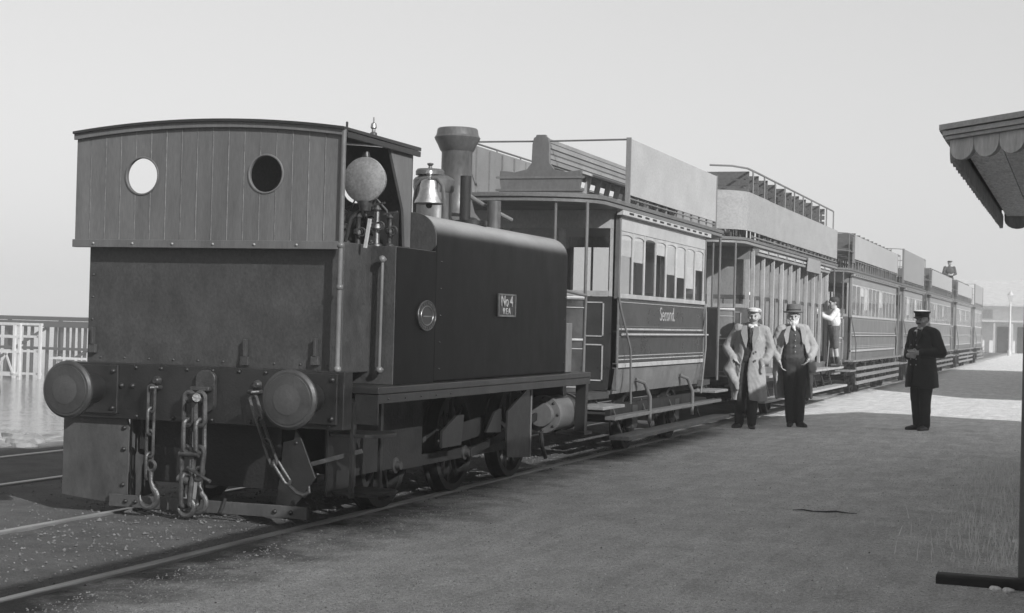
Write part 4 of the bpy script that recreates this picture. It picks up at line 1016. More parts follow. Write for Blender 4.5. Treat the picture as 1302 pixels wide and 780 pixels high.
fb = thing('terminus_building', 'low pale building with slate roof beyond the end of the train', 'building', (-3, 130, 0))
B().box(-12, 12, 127, 137, -.05, 3.75).build('wall', 'render_wall', fb)
B().prism([(125.9, 3.7), (132, 5.75), (138, 3.7), (138, 3.6), (132, 5.6), (125.9, 3.58)], 'x', -13, 13).build('roof', 'far_slate', fb)
B().box(-12.5, 12.5, 125.6, 126.95, 2.35, 2.5).build('verandah_roof', 'far_slate', fb)
for x in (-9, -7.6, -6.3, -5.0, -3.6, -2.2): B().box(x-.07, x+.07, 125.7, 125.84, -.05, 2.348).build('verandah_post', 'white_timber', fb)
for x in (-10.2, -8.2, -5.7, -4.2, -2.8):
    d = B().box(x-.45, x+.45, 126.9, 126.995, 0, 2.0).build('door', 'car_dark', fb); B().sphere((x+.35, 126.87, 1.0), .04).build('handle', 'brass', d)
for x in (-9.3, -6.9, -3.4): 
    w = B().box(x-.4, x+.4, 126.93, 126.995, 2.6, 3.3).build('window', 'white_timber', fb); B().box(x-.33, x+.33, 126.91, 126.928, 2.65, 3.25).build('pane', 'glass', w)
lpz = thing('lamp_post', 'white lamp post in front of the low pale building', 'lamp post', (-4.6, 112, 0))
B().lathe([(.14, -.05), (.13, .3), (.08, .4), (.07, 3.3), (.05, 3.6)], (-4.6, 112, 0), n=14).build('post', 'white_timber', lpz)
lt = B().lathe([(.08, 3.6), (.2, 4.05), (.22, 4.1), (.06, 4.3), (.03, 4.42)], (-4.6, 112, 0), n=8).build('lantern', 'glass', lpz)
B().lathe([(.24, 4.1), (.08, 4.3), (.03, 4.42), (.02, 4.5)], (-4.6, 112, 0), n=8).build('lantern_cap', 'white_timber', lpz)
for i, x in enumerate((-7.4, -6.7, -6.2)):
    g = thing('gate_post', 'white gate post with round dark top near the low pale building', 'post', (x, 108-i*.8, 0), group='white gate posts')
    B().box(x-.13, x+.13, 108-i*.8-.13, 108-i*.8+.13, -.05, 1.3).build('post', 'white_timber', g); B().sphere((x, 108-i*.8, 1.42), .14).build('post_ball', 'car_dark', g)

# timber lying on the platform
tb = B(); tb.prism([(9.22, -.03), (9.36, -.03), (9.36, .035), (9.345, .045), (9.235, .045), (9.22, .035)], 'x', -.75, -.12)
o = tb.build('timber_baulk', 'soot', None, .005); tag(o, 'short dark timber baulk lying on the sandy platform', 'timber')

# twigs and straws dropped on the platform
for i, (x, y, L_, a, lb) in enumerate(((-1.86, 12.4, .5, .12, 'long thin dark twig lying on the sandy platform'),)):
    pts = [(x+L_*(k/6-.5)*math.cos(a), y+L_*(k/6-.5)*math.sin(a)+.018*math.sin(k*1.9+i), gz(x, y)+.006+.004*math.sin(k*2+i)) for k in range(7)]
    tag(B().tube(pts, [.003, .006, .007, .0075, .007, .006, .003], 6).build('twig', 'dark_wood'), lb, 'twig')

# ------------------------------------------------------------------ pier and landing stage
pr = thing('timber_pier', 'dark timber pier on many close-set piles standing in the sea', 'pier', (-50, 60, -1.6))
PYy = 60.0
B().box(-130, -14, PYy, PYy+5, .92, 1.08).build('deck', 'pier_timber', pr)
B().box(-130, -14, PYy-.12, PYy-.0, .62, .9).build('fascia_beam', 'pier_timber', pr)
x = -62.0; k = 0; rp = random.Random(3)
while x < -33:
    h = .06+rp.random()*.05
    q = B().cyl((x+rp.uniform(-.08, .08), PYy+.15, -2.6), (x, PYy+.15, .9), .085, .08, 8).build('pile', 'pier_timber', pr)
    x += rp.uniform(.2, .5)
for x in range(-62, -33, 3):
    B().cyl((x, PYy+4.6, -2.6), (x, PYy+4.6, .9), .12, .11, 8).build('pile', 'pier_timber', pr)
for x in range(-60, -34, 4): B().bar((x, PYy+.0, -1.4), (x+3.6, PYy+.0, .6), .06, .12).build('brace', 'pier_timber', pr)
B().bar((-62, PYy-.05, -.35), (-34, PYy-.05, -.35), .08, .12).build('waling', 'pier_timber', pr)
ls = thing('landing_stage', 'white painted timber landing stage in front of the dark pier', 'landing stage', (-43.2, 56, -1.6))
for x in (-45.6, -43.85, -42.5):
    for y in (55.6, 57.0): B().box(x-.055, x+.055, y-.055, y+.055, -2.4, .80).build('post', 'white_timber', ls)
for y in (55.52, 57.08):
    for z in (.76, .22, -.42, -1.4): B().box(-45.7, -42.44, y-.02, y+.02, z-.05, z+.05).build('beam', 'white_timber', ls)
B().box(-42.0, -38.6, 57.0, 57.1, -.72, -.62).build('beam', 'white_timber', ls)
for x in (-41.6, -39.9): B().box(x-.05, x+.05, 57.11, 57.2, -2.4, -.6).build('post', 'white_timber', ls)
B().bar((-43.7, 55.45, -1.35), (-43.0, 55.45, -.45), .05, .08).build('brace', 'white_timber', ls)
B().bar((-42.7, 55.45, -1.35), (-43.1, 55.45, -.45), .05, .08).build('brace', 'white_timber', ls)
o = thing('mooring_piles', 'cluster of leaning mooring piles in the water before the landing stage', 'mooring post', (-36.6, 46.5, -1.6))
for a, b in ((-.18, .1), (.16, .06), (0, -.2)): B().cyl((-36.6+a*1.6, 46.5+b*1.6, -2.6), (-36.6+a*.4, 46.5+b*.4, -.75), .10, .08, 10).build('pile', 'pier_timber', o)

# ------------------------------------------------------------------ people
def capsule(q, p0, r0_, p1, r1_, n=12):
    q.sphere(p0, r0_, n, 8); q.sphere(p1, r1_, n, 8); q.cyl(p0, p1, r0_, r1_, n)
CLOTH = {'overcoat': 1.0, 'frock_coat': .6, 'trousers': .8, 'shirt': .8, 'shorts': .6, 'waistcoat': .4, 'coat': .6}
def blob(name, prims, mt, parent, voxel=.012, smooth=3, extra=None):
    """union of tapered capsules ('c'), ellipsoids ('e') and shells, grown into one continuous skin"""
    q = B()
    for p in prims:
        if p[0] == 'c': capsule(q, p[1], p[2], p[3], p[4])
        else: q.sphere(p[1], 1.0, 16, 10, p[2])
    if extra: q.add(extra.v, extra.f)
    me = bpy.data.meshes.new(name); me.from_pydata(q.v, [], q.f)
    bm = bmesh.new(); bm.from_mesh(me); bmesh.ops.recalc_face_normals(bm, faces=bm.faces); bm.to_mesh(me); bm.free()
    o = bpy.data.objects.new(name, me); C.objects.link(o)
    md = o.modifiers.new('r', 'REMESH'); md.mode = 'VOXEL'; md.voxel_size = voxel
    md = o.modifiers.new('s', 'SMOOTH'); md.factor = .5; md.iterations = smooth
    dg = bpy.context.evaluated_depsgraph_get(); dg.update()
    m2 = bpy.data.meshes.new_from_object(o.evaluated_get(dg)); o.modifiers.clear(); o.data = m2; m2.name = name
    m2.materials.clear(); m2.materials.append(MATS[mt])
    if name in CLOTH:                      # creases and drape in the cloth
        k = CLOTH[name]; sd_ = Vector((len(bpy.data.meshes)*1.7, 0, 0))
        nn = [v.normal.copy() for v in m2.vertices]
        for v, n_ in zip(m2.vertices, nn):
            c = v.co; a = noise.noise(Vector((c.x*9, c.y*9, c.z*4))+sd_); b_ = 1-2*abs(noise.noise(Vector((c.x*17, c.y*17, c.z*11+c.x*9))+sd_))
            v.co = c + n_*(k*(.009*a+.006*b_))
    for p in m2.polygons: p.use_smooth = True
    o.parent = parent; return o
def shell(rings, th):
    """open coat skirt: rings of (z, cx, cy, rx, ry, a0, a1, fold) with the opening between a1 and a0; front is -90 deg"""
    n = 40; q = B(); m_ = len(rings)
    for inner in (0, 1):
        for z, cx, cy, rx, ry, a0, a1, fo in rings:
            for i in range(n+1):
                a = R(a0+(a1-a0)*i/n); k = 1+fo*math.sin(a*7+z*3)+fo*.6*math.sin(a*11+1-z*5)
                q.v.append((cx+(rx*k-inner*th)*math.cos(a), cy+(ry*k-inner*th)*math.sin(a), z+.012*fo*20*math.sin(a*3)))
    N = n+1
    def id_(s_, r, i): return s_*m_*N+r*N+i
    for r in range(m_-1):
        for i in range(n):
            q.f.append((id_(0, r, i), id_(0, r, i+1), id_(0, r+1, i+1), id_(0, r+1, i)))
            q.f.append((id_(1, r, i+1), id_(1, r, i), id_(1, r+1, i), id_(1, r+1, i+1)))
        for i in (0, n): q.f.append((id_(0, r, i), id_(0, r+1, i), id_(1, r+1, i), id_(1, r, i)))
    for r in (0, m_-1):
        for i in range(n): q.f.append((id_(0, r, i), id_(1, r, i), id_(1, r, i+1), id_(0, r, i+1)))
    return q
def hand(w, d, side, up_, curl=.5):
    """palm and five bent fingers; w wrist, d pointing direction, side towards the thumb, up_ the back of the hand"""
    w, d, side, up_ = Vector(w), Vector(d).normalized(), Vector(side).normalized(), Vector(up_).normalized()
    P = [('c', w, .026, w+d*.04, .028)]
    for k in range(-1, 2): P.append(('c', w+d*.02+side*(.018*k), .017, w+d*.085+side*(.02*k), .015))
    for k, L in ((1.5, .070), (.5, .080), (-.5, .075), (-1.5, .058)):
        b = w+d*.09+side*(.0185*k); m1 = b+(d*math.cos(curl*.6)-up_*math.sin(curl*.6))*L*.5; e = m1+(d*math.cos(curl*1.6)-up_*math.sin(curl*1.6))*L*.5
        P += [('c', b, .0095, m1, .009), ('c', m1, .009, e, .0075)]
    b = w+d*.03+side*.03; m1 = b+(d*.6+side*.8)*.035; P += [('c', b, .013, m1, .0105), ('c', m1, .0105, m1+(d*.9-up_*.3)*.03, .008)]
    return P
def head(c, yaw=0, tilt=0, s_=1.0):
    M = Matrix.Rotation(yaw, 3, 'Z') @ Matrix.Rotation(tilt, 3, 'X'); c = Vector(c)
    def T(x, y, z): return c+M @ (Vector((x, y, z))*s_)
    P = [('c', T(0, .01, .035), .083*s_, T(0, -.005, -.005), .078*s_), ('c', T(0, -.018, -.05), .058*s_, T(0, -.035, -.085), .038*s_),
         ('c', T(0, -.088, .015), .011*s_, T(0, -.105, -.025), .0145*s_), ('c', T(-.035, -.078, .028), .016*s_, T(.035, -.078, .028), .016*s_),
         ('c', T(-.045, -.055, -.02), .024*s_, T(-.03, -.07, -.04), .02*s_), ('c', T(.045, -.055, -.02), .024*s_, T(.03, -.07, -.04), .02*s_),
         ('c', T(-.018, -.085, -.055), .011*s_, T(.018, -.085, -.055), .011*s_),
         ('c', T(-.082, .01, .012), .014*s_, T(-.084, .012, -.022), .01*s_), ('c', T(.082, .01, .012), .014*s_, T(.084, .012, -.022), .01*s_),
         ('c', T(0, .02, -.06), .052*s_, c+Vector((0, .03, -.17*s_)), .058*s_)]
    return P, T
def face_bits(p, T, moustache=None, beard=None, s_=1.0):
    for x in (-.03, .03): B().sphere(T(x, -.0835, .008), .009*s_, 10, 6, (1.2, .6, .6)).build('eye', 'dark_hair', p)
    if moustache:
        blob('moustache', [('c', T(-.004, -.1, -.04), .009*s_, T(-.035, -.085, -.05), .006*s_), ('c', T(.004, -.1, -.04), .009*s_, T(.035, -.085, -.05), .006*s_)], moustache, p, .004, 1)
    if beard:
        blob('beard', [('c', T(-.06, -.04, -.03), .02, T(-.03, -.075, -.09), .03), ('c', T(.06, -.04, -.03), .02, T(.03, -.075, -.09), .03), ('c', T(0, -.085, -.075), .03, T(0, -.08, -.15), .025),
                      ('c', T(-.03, -.09, -.045), .012, T(.03, -.09, -.045), .012)], beard, p, .006, 2)
def legs(x, kf=0.0, r=1.0, z=.0, spread=.0, hip=.92):
    """trousered legs; returns prims for limb surface of radius scale r"""
    P = []
    for s_ in (-1, 1):
        h = (s_*.085+x, 0, hip); k = (s_*(.09+spread*.5)+x, -kf*s_*.5-.02, .49); a = (s_*(.09+spread)+x, -kf*s_+.01, .09)
        P += [('c', h, .088*r, k, .066*r), ('c', k, .066*r, a, .052*r)]
    return P
def feet(x, kf=0.0, spread=0.0):
    P = []
    for s_ in (-1, 1):
        a = (s_*(.09+spread)+x, -kf*s_)
        t = s_*.05
        P += [('c', (a[0], a[1]+.03, .045), .042, (a[0]+t*.6, a[1]-.08, .04), .04), ('c', (a[0]+t*.6, a[1]-.08, .038), .038, (a[0]+t, a[1]-.165, .03), .03), ('c', (a[0], a[1]+.02, .05), .045, (a[0], a[1]+.015, .13), .05)]
    return P
def cap_flat(p, T, mt):
    blob('flat_cap', [('e', T(0, .01, .085), (.104, .118, .045)), ('e', T(0, -.03, .098), (.1, .108, .03)), ('c', T(-.045, -.105, .072), .011, T(.045, -.105, .072), .011), ('e', T(0, -.098, .075), (.07, .045, .016))], mt, p, .007, 3)
def mound_hat(p, T, mt):
    M0 = T(0, 0, .07); 
    h = B().lathe([(.09, 0), (.135, -.012), (.145, -.002), (.143, .008), (.13, .004), (.108, .012), (.104, .03), (.1, .075), (.095, .098), (.075, .112), (.03, .108), (.005, .106)], M0, n=32).build('hat', mt, p)
    B().lathe([(.1065, .014), (.1055, .038), (.1, .04)], M0, n=32).build('hat_band', 'hat_band', h)

# --- man in flat cap and light overcoat
pA = thing('person', 'person in a flat cap and open light overcoat, hands in pockets, smiling beside the tram', 'person', (0, 0, 0), 0)
hp_, hT = head((.045, -.02, 1.565), .05, 0)
body = legs(0, .03) + feet(0, .03, .0) + [('e', (0, 0, .98), (.15, .105, .13)), ('e', (.01, 0, 1.12), (.15, .1, .14)), ('e', (.02, 0, 1.28), (.165, .11, .15)), ('c', (-.15, .01, 1.38), .06, (.19, .01, 1.38), .06)]
body += [('c', (-.18, .01, 1.38), .055, (-.32, .03, 1.12), .045), ('c', (-.32, .03, 1.12), .044, (-.2, -.1, .99), .032)] + hand((-.2, -.1, .99), (.75, -.1, -.65), (-.2, -.9, 0), (-.3, -.6, .5), .9)
body += [('c', (.21, .01, 1.38), .055, (.29, .05, 1.12), .045), ('c', (.29, .05, 1.12), .044, (.23, -.07, .93), .032)] + hand((.23, -.07, .93), (-.35, -.1, -.9), (.1, -.9, 0), (.8, -.3, 0), .8)
blob('body', body + hp_, 'skin', pA, .0075, 3)
face_bits(pA, hT, 'grey_moustache')
blob('hair', [('e', hT(0, .03, .05), (.09, .085, .07)), ('e', hT(0, .06, .0), (.075, .05, .05))], 'dark_hair', pA, .01, 2)
cap_flat(pA, hT, 'cap_tweed')
blob('trousers', legs(0, .03, 1.22) + [('e', (0, 0, .98), (.165, .12, .12))], 'suit_dark', pA, .012, 3)
blob('shoes', [(k, a, b*1.12, c, d*1.1) for k, a, b, c, d in feet(0, .03)], 'boot', pA, .008, 2)
blob('waistcoat', [('e', (.005, -.005, 1.08), (.165, .118, .16)), ('e', (.02, -.005, 1.27), (.175, .125, .17))], 'suit_dark', pA, .012, 3)
blob('shirt_front', [('c', (.04, -.115, 1.40), .03, (.035, -.125, 1.31), .016), ('c', (.0, -.06, 1.435), .03, (.08, -.06, 1.435), .03)], 'white_cloth', pA, .007, 2)
B().prism([(.028, 1.41), (.052, 1.41), (.06, 1.30), (.04, 1.18), (.02, 1.30)], 'y', -.15, -.135).build('necktie', 'suit_grey', pA)
sk = shell([(.40, .03, .02, .25, .17, -84, 226, .035), (.55, .02, .02, .25, .17, -86, 236, .03), (.75, 0, .015, .245, .165, -88, 246, .022), (.95, 0, .01, .225, .155, -84, 252, .014), (1.1, .005, .01, .205, .148, -72, 251, .008), (1.25, .015, .005, .208, .15, -74, 250, .006), (1.36, .02, .01, .195, .14, -70, 245, .004), (1.43, .025, .02, .12, .1, -62, 240, 0)], .022)
cp_ = [('c', (-.17, .01, 1.37), .072, (-.325, .03, 1.12), .063), ('c', (-.325, .03, 1.12), .063, (-.23, -.085, 1.0), .056), ('c', (.21, .01, 1.37), .072, (.30, .05, 1.12), .063), ('c', (.30, .05, 1.12), .063, (.245, -.055, .96), .056), ('c', (.0, .02, 1.415), .065, (-.16, .01, 1.375), .08), ('c', (.04, .02, 1.415), .065, (.2, .01, 1.375), .08)]
# skirt bunched out over the hip by the pocketed hand
cp_ += [('c', (-.2, -.1, .98), .05, (-.26, -.06, .80), .075), ('c', (-.26, -.06, .82), .075, (-.16, -.13, .66), .05), ('c', (-.22, -.05, .85), .07, (-.2, .02, .6), .05), ('c', (-.16, -.13, .68), .045, (-.12, -.13, .56), .025)]
cp_ += [('c', (.2, -.09, .97), .035, (.2, -.1, .8), .02)]
ct = blob('overcoat', cp_, 'coat_light', pA, .0105, 3, sk)
for s_ in (-1, 1):
    x0 = .025
    B().prism([(x0+s_*.05, 1.44), (x0+s_*.115, 1.43), (x0+s_*.13, 1.33), (x0+s_*.085, 1.20), (x0+s_*.045, 1.12), (x0+s_*.03, 1.26)], 'y', -.16, -.147).build('lapel', 'coat_light', ct, .003)
blob('collar', [('c', (-.075, -.03, 1.44), .022, (-.05, .07, 1.465), .024), ('c', (.125, -.03, 1.44), .022, (.1, .07, 1.465), .024), ('c', (-.05, .07, 1.465), .024, (.1, .07, 1.465), .024)], 'lining', ct, .008, 2)
for z in (1.08, .96): B().lathe([(.016, 0), (.016, .006), (.004, .008)], (.115, -.157, z), (0, -1, 0), 10).build('coat_button', 'lining', ct)
pA.location = (-4.50, 22.25, -.03); pA.rotation_euler = (0, .03, .05); pA.scale = (1.02, 1.02, 1.03)

# --- bearded man in round hat, coat thrown open
pB = thing('person', 'white-bearded person in a round felt hat, pale coat hanging open over a dark suit', 'person', (0, 0, 0), 0)
hp_, hT = head((0, -.03, 1.55), -.2, .06)
body = legs(.03, .02, 1.0, 0, -.03) + feet(.03, .02, -.03) + [('e', (0, 0, .98), (.14, .1, .12)), ('e', (0, 0, 1.12), (.135, .095, .14)), ('e', (0, 0, 1.28), (.15, .1, .14)), ('c', (-.16, .01, 1.37), .06, (.16, .01, 1.37), .06)]
body += [('c', (-.19, .01, 1.37), .055, (-.28, .06, 1.1), .045), ('c', (-.28, .06, 1.1), .044, (-.22, -.07, .93), .032)] + hand((-.22, -.07, .93), (.3, -.2, -.9), (0, -1, 0), (-.9, 0, 0), .7)
body += [('c', (.19, .01, 1.37), .055, (.31, .05, 1.12), .045), ('c', (.31, .05, 1.12), .044, (.22, -.1, .97), .032)] + hand((.22, -.1, .97), (-.6, -.2, -.7), (0, -.9, .3), (.6, -.6, 0), .8)
blob('body', body + hp_, 'skin', pB, .0075, 3)
face_bits(pB, hT, None, 'beard')
blob('hair', [('e', hT(0, .045, .02), (.088, .07, .07))], 'beard', pB, .01, 2)
mound_hat(pB, hT, 'hat_felt')
blob('trousers', legs(.03, .02, 1.2, 0, -.03) + [('e', (0, 0, .95), (.165, .125, .12))], 'suit_dark', pB, .012, 3)
blob('shoes', [(k, a, b*1.12, c, d*1.1) for k, a, b, c, d in feet(.03, .02, -.03)], 'boot', pB, .008, 2)
wc = blob('waistcoat', [('e', (0, 0, .99), (.165, .125, .14)), ('e', (0, -.002, 1.14), (.165, .13, .14)), ('e', (0, -.0, 1.08), (.16, .13, .16)), ('e', (0, -.01, 1.25), (.18, .135, .17)), ('c', (-.12, 0, 1.38), .06, (.12, 0, 1.38), .06)], 'suit_grey', pB, .012, 3)
for z in (1.3, 1.22, 1.14, 1.06): B().sphere((0, -.155+.0*z, z), .009, 8, 6).build('waistcoat_button', 'car_trim', wc)
blob('shirt_front', [('c', (-.02, -.1, 1.42), .03, (.0, -.125, 1.36), .015)], 'white_cloth', pB, .007, 2)
sk = shell([(.40, .02, .05, .27, .17, -18, 196, .035), (.58, .01, .05, .28, .17, -22, 204, .03), (.78, 0, .04, .285, .165, -28, 212, .024), (.98, 0, .03, .27, .155, -38, 220, .016), (1.15, 0, .02, .235, .148, -48, 228, .01), (1.28, 0, .01, .215, .145, -55, 235, .006), (1.37, 0, .015, .19, .13, -58, 238, .004), (1.42, 0, .02, .12, .095, -55, 235, 0)], .022)
cp_ = [('c', (-.18, .01, 1.355), .072, (-.29, .06, 1.1), .064), ('c', (-.29, .06, 1.1), .064, (-.24, -.05, .97), .056), ('c', (.18, .01, 1.355), .072, (.32, .05, 1.12), .064), ('c', (.32, .05, 1.12), .064, (.25, -.075, 1.0), .056), ('c', (-.02, .02, 1.40), .065, (-.17, .01, 1.36), .08), ('c', (.02, .02, 1.40), .065, (.17, .01, 1.36), .08)]
cp_ += [('c', (.23, -.09, 1.0), .05, (.27, -.04, .82), .06)]
ct = blob('overcoat', cp_, 'coat_pale', pB, .0105, 3, sk)
for s_ in (-1, 1): B().prism([(s_*.06, 1.43), (s_*.12, 1.41), (s_*.165, 1.30), (s_*.13, 1.16), (s_*.1, 1.2), (s_*.085, 1.32)], 'y', -.152, -.138).build('lapel', 'coat_pale', ct, .003)
pB.location = (-3.97, 23.14, -.03); pB.rotation_euler = (0, -.02, .38); pB.scale = (1.02, 1.02, 1.05)

# --- uniformed official
pC = thing('person', 'person in dark uniform frock coat and white-topped peaked cap, hands at the waist', 'person', (0, 0, 0), 0)
hp_, hT = head((0, -.03, 1.57), .12, .03)
body = legs(0, .03, 1.05) + feet(0, .03) + [('e', (0, 0, .98), (.16, .125, .13)), ('e', (0, -.03, 1.1), (.165, .15, .15)), ('e', (0, 0, 1.28), (.17, .125, .15)), ('c', (-.17, .01, 1.39), .065, (.17, .01, 1.39), .065)]
for s_ in (-1, 1):
    body += [('c', (s_*.2, .02, 1.38), .06, (s_*.28, .05, 1.12), .05), ('c', (s_*.28, .05, 1.12), .048, (s_*.09, -.2, 1.09+.02*s_), .034)] + hand((s_*.09, -.2, 1.09+.02*s_), (-s_*.95, -.2, -.05), (0, -.1, 1), (0, -1, .1), .8)
blob('body', body + hp_, 'skin', pC, .0075, 3)
face_bits(pC, hT, 'dark_hair')
blob('hair', [('e', hT(0, .045, .02), (.088, .075, .07))], 'dark_hair', pC, .01, 2)
M0 = hT(0, 0, .045)
cpn = B().lathe([(.092, 0), (.098, .005), (.1, .045), (.118, .07), (.125, .08), (.12, .088), (.09, .094), (.01, .098)], M0, n=32).build('peaked_cap', 'uniform', pC)
B().lathe([(.124, .0785), (.128, .084), (.122, .091), (.09, .097), (.01, .101)], M0, n=32).build('cap_top', 'white_cloth', cpn)
blob('cap_peak', [('e', hT(0, -.1, .04), (.08, .055, .012)), ('e', hT(0, -.125, .034), (.06, .04, .01))], 'boot', cpn, .006, 1)
blob('trousers', legs(0, .03, 1.32) + [('e', (0, 0, .98), (.175, .135, .12))], 'uniform', pC, .012, 3)
blob('shoes', [(k, a, b*1.14, c, d*1.12) for k, a, b, c, d in feet(0, .03)], 'boot', pC, .008, 2)
sk = shell([(.62, 0, .0, .245, .215, -84, 262, .02), (.78, 0, -.005, .235, .205, -86, 264, .014), (.95, 0, -.01, .212, .185, -88, 267, .006), (1.1, 0, -.015, .2, .178, -88, 268, .003), (1.25, 0, -.005, .205, .165, -84, 264, .003), (1.37, 0, .0, .2, .145, -72, 250, .002), (1.45, 0, .02, .115, .1, -62, 242, 0)], .03)
cp_ = []
for s_ in (-1, 1): cp_ += [('c', (s_*.19, .02, 1.375), .085, (s_*.29, .055, 1.12), .08), ('c', (s_*.29, .055, 1.12), .078, (s_*.13, -.16, 1.09+.02*s_), .06), ('c', (s_*.03, .02, 1.425), .07, (s_*.17, .01, 1.385), .085)]
ct = blob('frock_coat', cp_ + [('e', (0, 0, 1.1), (.19, .165, .25))], 'uniform', pC, .0105, 3, sk)
for z in (1.22, 1.02, .94):
    for x in (-.05, .05): B().sphere((x, -.192, z), .011, 8, 6).build('brass_button', 'brass', ct)
blob('shirt_front', [('c', (-.02, -.125, 1.41), .028, (0, -.15, 1.32), .012), ('c', (-.04, -.07, 1.455), .016, (.04, -.07, 1.455), .016), ('c', (.02, -.12, 1.42), .024, (0, -.15, 1.33), .01)], 'white_cloth', pC, .007, 2)
B().prism([(-.012, 1.41), (.014, 1.41), (.02, 1.32), (0, 1.28), (-.02, 1.32)], 'y', -.172, -.160).build('necktie', 'uniform', pC)
for s_ in (-1, 1): B().prism([(s_*.05, 1.45), (s_*.11, 1.43), (s_*.12, 1.34), (s_*.03, 1.20), (s_*.02, 1.24)], 'y', -.178, -.165).build('lapel', 'uniform', ct, .003)
blob('papers', [('c', (-.07, -.23, 1.12), .006, (.05, -.235, 1.13), .006), ('c', (-.07, -.245, 1.14), .006, (.05, -.25, 1.15), .006)], 'paper', pC, .004, 0)
pC.location = (-2.18, 23.64, -.03); pC.rotation_euler = (0, 0, -.62); pC.scale = (1.02, 1.02, 1.035)

# --- boy climbing on the footboard
pD = thing('person', 'small person in white shirt and dark knee shorts standing on the tram footboard', 'person', (0, 0, 0), 0)
hp_, hT = head((0, -.02, 1.20), .15, .05, .93)
def kid_legs(r): return [('c', (-.06, 0, .68), .068*r, (-.07, -.05, .39), .05*r), ('c', (.06, 0, .68), .068*r, (.08, .02, .38), .05*r)]
shin = [('c', (-.07, -.05, .39), .046, (-.07, .03, .08), .034), ('c', (.08, .02, .38), .046, (.1, .06, .08), .034)]
ft = [('c', (-.07, .05, .04), .034, (-.07, -.1, .03), .03), ('c', (.1, .08, .04), .034, (.1, -.07, .03), .03)]
body = kid_legs(1) + shin + ft + [('e', (0, 0, .74), (.115, .09, .1)), ('e', (0, 0, .88), (.115, .085, .13)), ('e', (0, 0, .98), (.125, .085, .1)), ('c', (-.12, 0, 1.05), .045, (.12, 0, 1.05), .045)]
body += [('c', (-.14, 0, 1.05), .042, (-.17, -.2, .98), .034), ('c', (-.17, -.2, .98), .033, (-.12, -.34, 1.08), .025)] + hand((-.12, -.34, 1.08), (.2, -.6, .7), (1, 0, 0), (-.2, .6, .6), .9)
body += [('c', (.14, 0, 1.05), .042, (.19, -.12, .9), .034), ('c', (.19, -.12, .9), .033, (.15, -.3, .96), .025)] + hand((.15, -.3, .96), (-.1, -.9, .4), (-1, 0, 0), (0, .3, .9), .9)
blob('body', body + hp_, 'skin', pD, .008, 3); face_bits(pD, hT, s_=.93)
blob('hair', [('e', hT(0, .02, .05), (.092, .095, .075)), ('e', hT(0, .05, 0), (.078, .055, .06))], 'dark_hair', pD, .01, 2)
blob('shirt', [('e', (0, 0, .86), (.145, .115, .15)), ('e', (0, 0, .98), (.15, .105, .12)), ('c', (-.12, 0, 1.05), .06, (.12, 0, 1.05), .06), ('c', (-.14, 0, 1.05), .058, (-.17, -.2, .98), .05), ('c', (-.17, -.2, .98), .05, (-.135, -.31, 1.05), .04), ('c', (.14, 0, 1.05), .058, (.19, -.12, .9), .05), ('c', (.19, -.12, .9), .05, (.16, -.26, .95), .04)], 'white_cloth', pD, .011, 3)
blob('shorts', kid_legs(1.25) + [('e', (0, 0, .73), (.135, .11, .1))], 'shorts', pD, .011, 3)
blob('boots', [(k, a, b*1.2, c, d*1.2) for k, a, b, c, d in ft] + [('c', (-.07, .03, .06), .045, (-.07, .01, .17), .045), ('c', (.1, .06, .06), .045, (.095, .05, .17), .045)], 'boot', pD, .009, 2)
pD.location = (-4.56, 31.0, .70); pD.rotation_euler = (0, 0, -1.15); pD.scale = (1.04,)*3

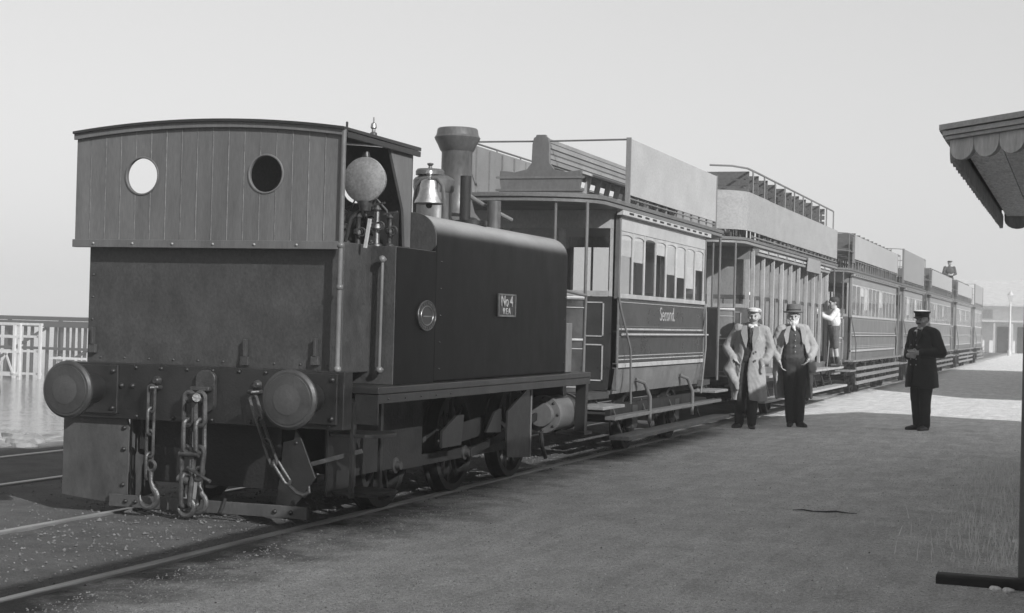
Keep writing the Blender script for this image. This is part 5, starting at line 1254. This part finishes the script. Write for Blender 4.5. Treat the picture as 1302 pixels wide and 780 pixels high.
# --- people farther off: seated passenger and the man up on the car
def passenger(label, loc, rz, coatm, hatm, seated=True, sc=1.0, group=None):
    p = thing('person', label, 'person', (0, 0, 0), 0, group)
    if seated:
        lg = [('c', (s_*.1, 0, .1), .085, (s_*.11, -.42, .12), .065) for s_ in (-1, 1)] + [('c', (s_*.11, -.42, .12), .062, (s_*.11, -.42, -.34), .045) for s_ in (-1, 1)]; z0 = -.85
    else: lg = legs(0, .03); z0 = 0
    def Z(v): return v+z0
    hd, T = head((0, -.03, Z(1.56)), .2)
    bd = lg + [('e', (0, 0, Z(1.0)), (.15, .11, .14)), ('e', (0, 0, Z(1.26)), (.17, .115, .17))]
    ar = []
    for s_ in (-1, 1): ar += [('c', (s_*.19, 0, Z(1.38)), .06, (s_*.27, .0, Z(1.12)), .05), ('c', (s_*.27, 0, Z(1.12)), .048, (s_*.12, -.22, Z(1.06)), .036)]
    hn = hand((-.12, -.22, Z(1.06)), (.8, -.5, 0), (0, 0, 1), (-.3, -.8, 0), .7) + hand((.12, -.22, Z(1.06)), (-.8, -.5, 0), (0, 0, 1), (.3, -.8, 0), .7)
    blob('body', bd+ar+hd+hn, 'skin', p, .011, 2); face_bits(p, T)
    blob('coat', [(k[0], k[1], k[2]*1.22, k[3], k[4]*1.22) if k[0] == 'c' else (k[0], k[1], tuple(q*1.15 for q in k[2])) for k in bd[len(lg):]+ar], coatm, p, .016, 2)
    blob('trousers', [(k[0], k[1], k[2]*1.2, k[3], k[4]*1.2) for k in lg], 'suit_dark', p, .016, 2)
    cap_flat(p, T, hatm)
    p.location = loc; p.rotation_euler = (0, 0, rz); p.scale = (sc,)*3; return p
passenger('seated person in pale cap in the front compartment of the open cross-bench tram car', (-4.98, 24.28, 1.15), .5, 'suit_grey', 'white_cloth')
passenger('person standing up on the top deck of a distant tram car', (-4.95, 64.0, 2.75), .3, 'suit_grey', 'suit_grey', False, .9)

# ------------------------------------------------------------------ haze: the pale sea air the far cars fade into
hz = B().box(-960, 340, -110, 640, -3.6, 8.2).build('haze', 'paper', None, smooth=False); hz.data.materials.clear()
m = bpy.data.materials.new('haze_air'); m.use_nodes = True; t = m.node_tree; t.nodes.clear()
o_ = nd(t, 'ShaderNodeOutputMaterial'); pv = nd(t, 'ShaderNodeVolumePrincipled'); pv.inputs['Color'].default_value = (.97, .97, .97, 1)
pv.inputs['Density'].default_value = HAZE; pv.inputs['Anisotropy'].default_value = .2
t.links.new(pv.outputs[0], o_.inputs['Volume']); hz.data.materials.append(m); hz['kind'] = 'stuff'; hz['label'] = 'pale sea haze in the air'; hz['category'] = 'haze'
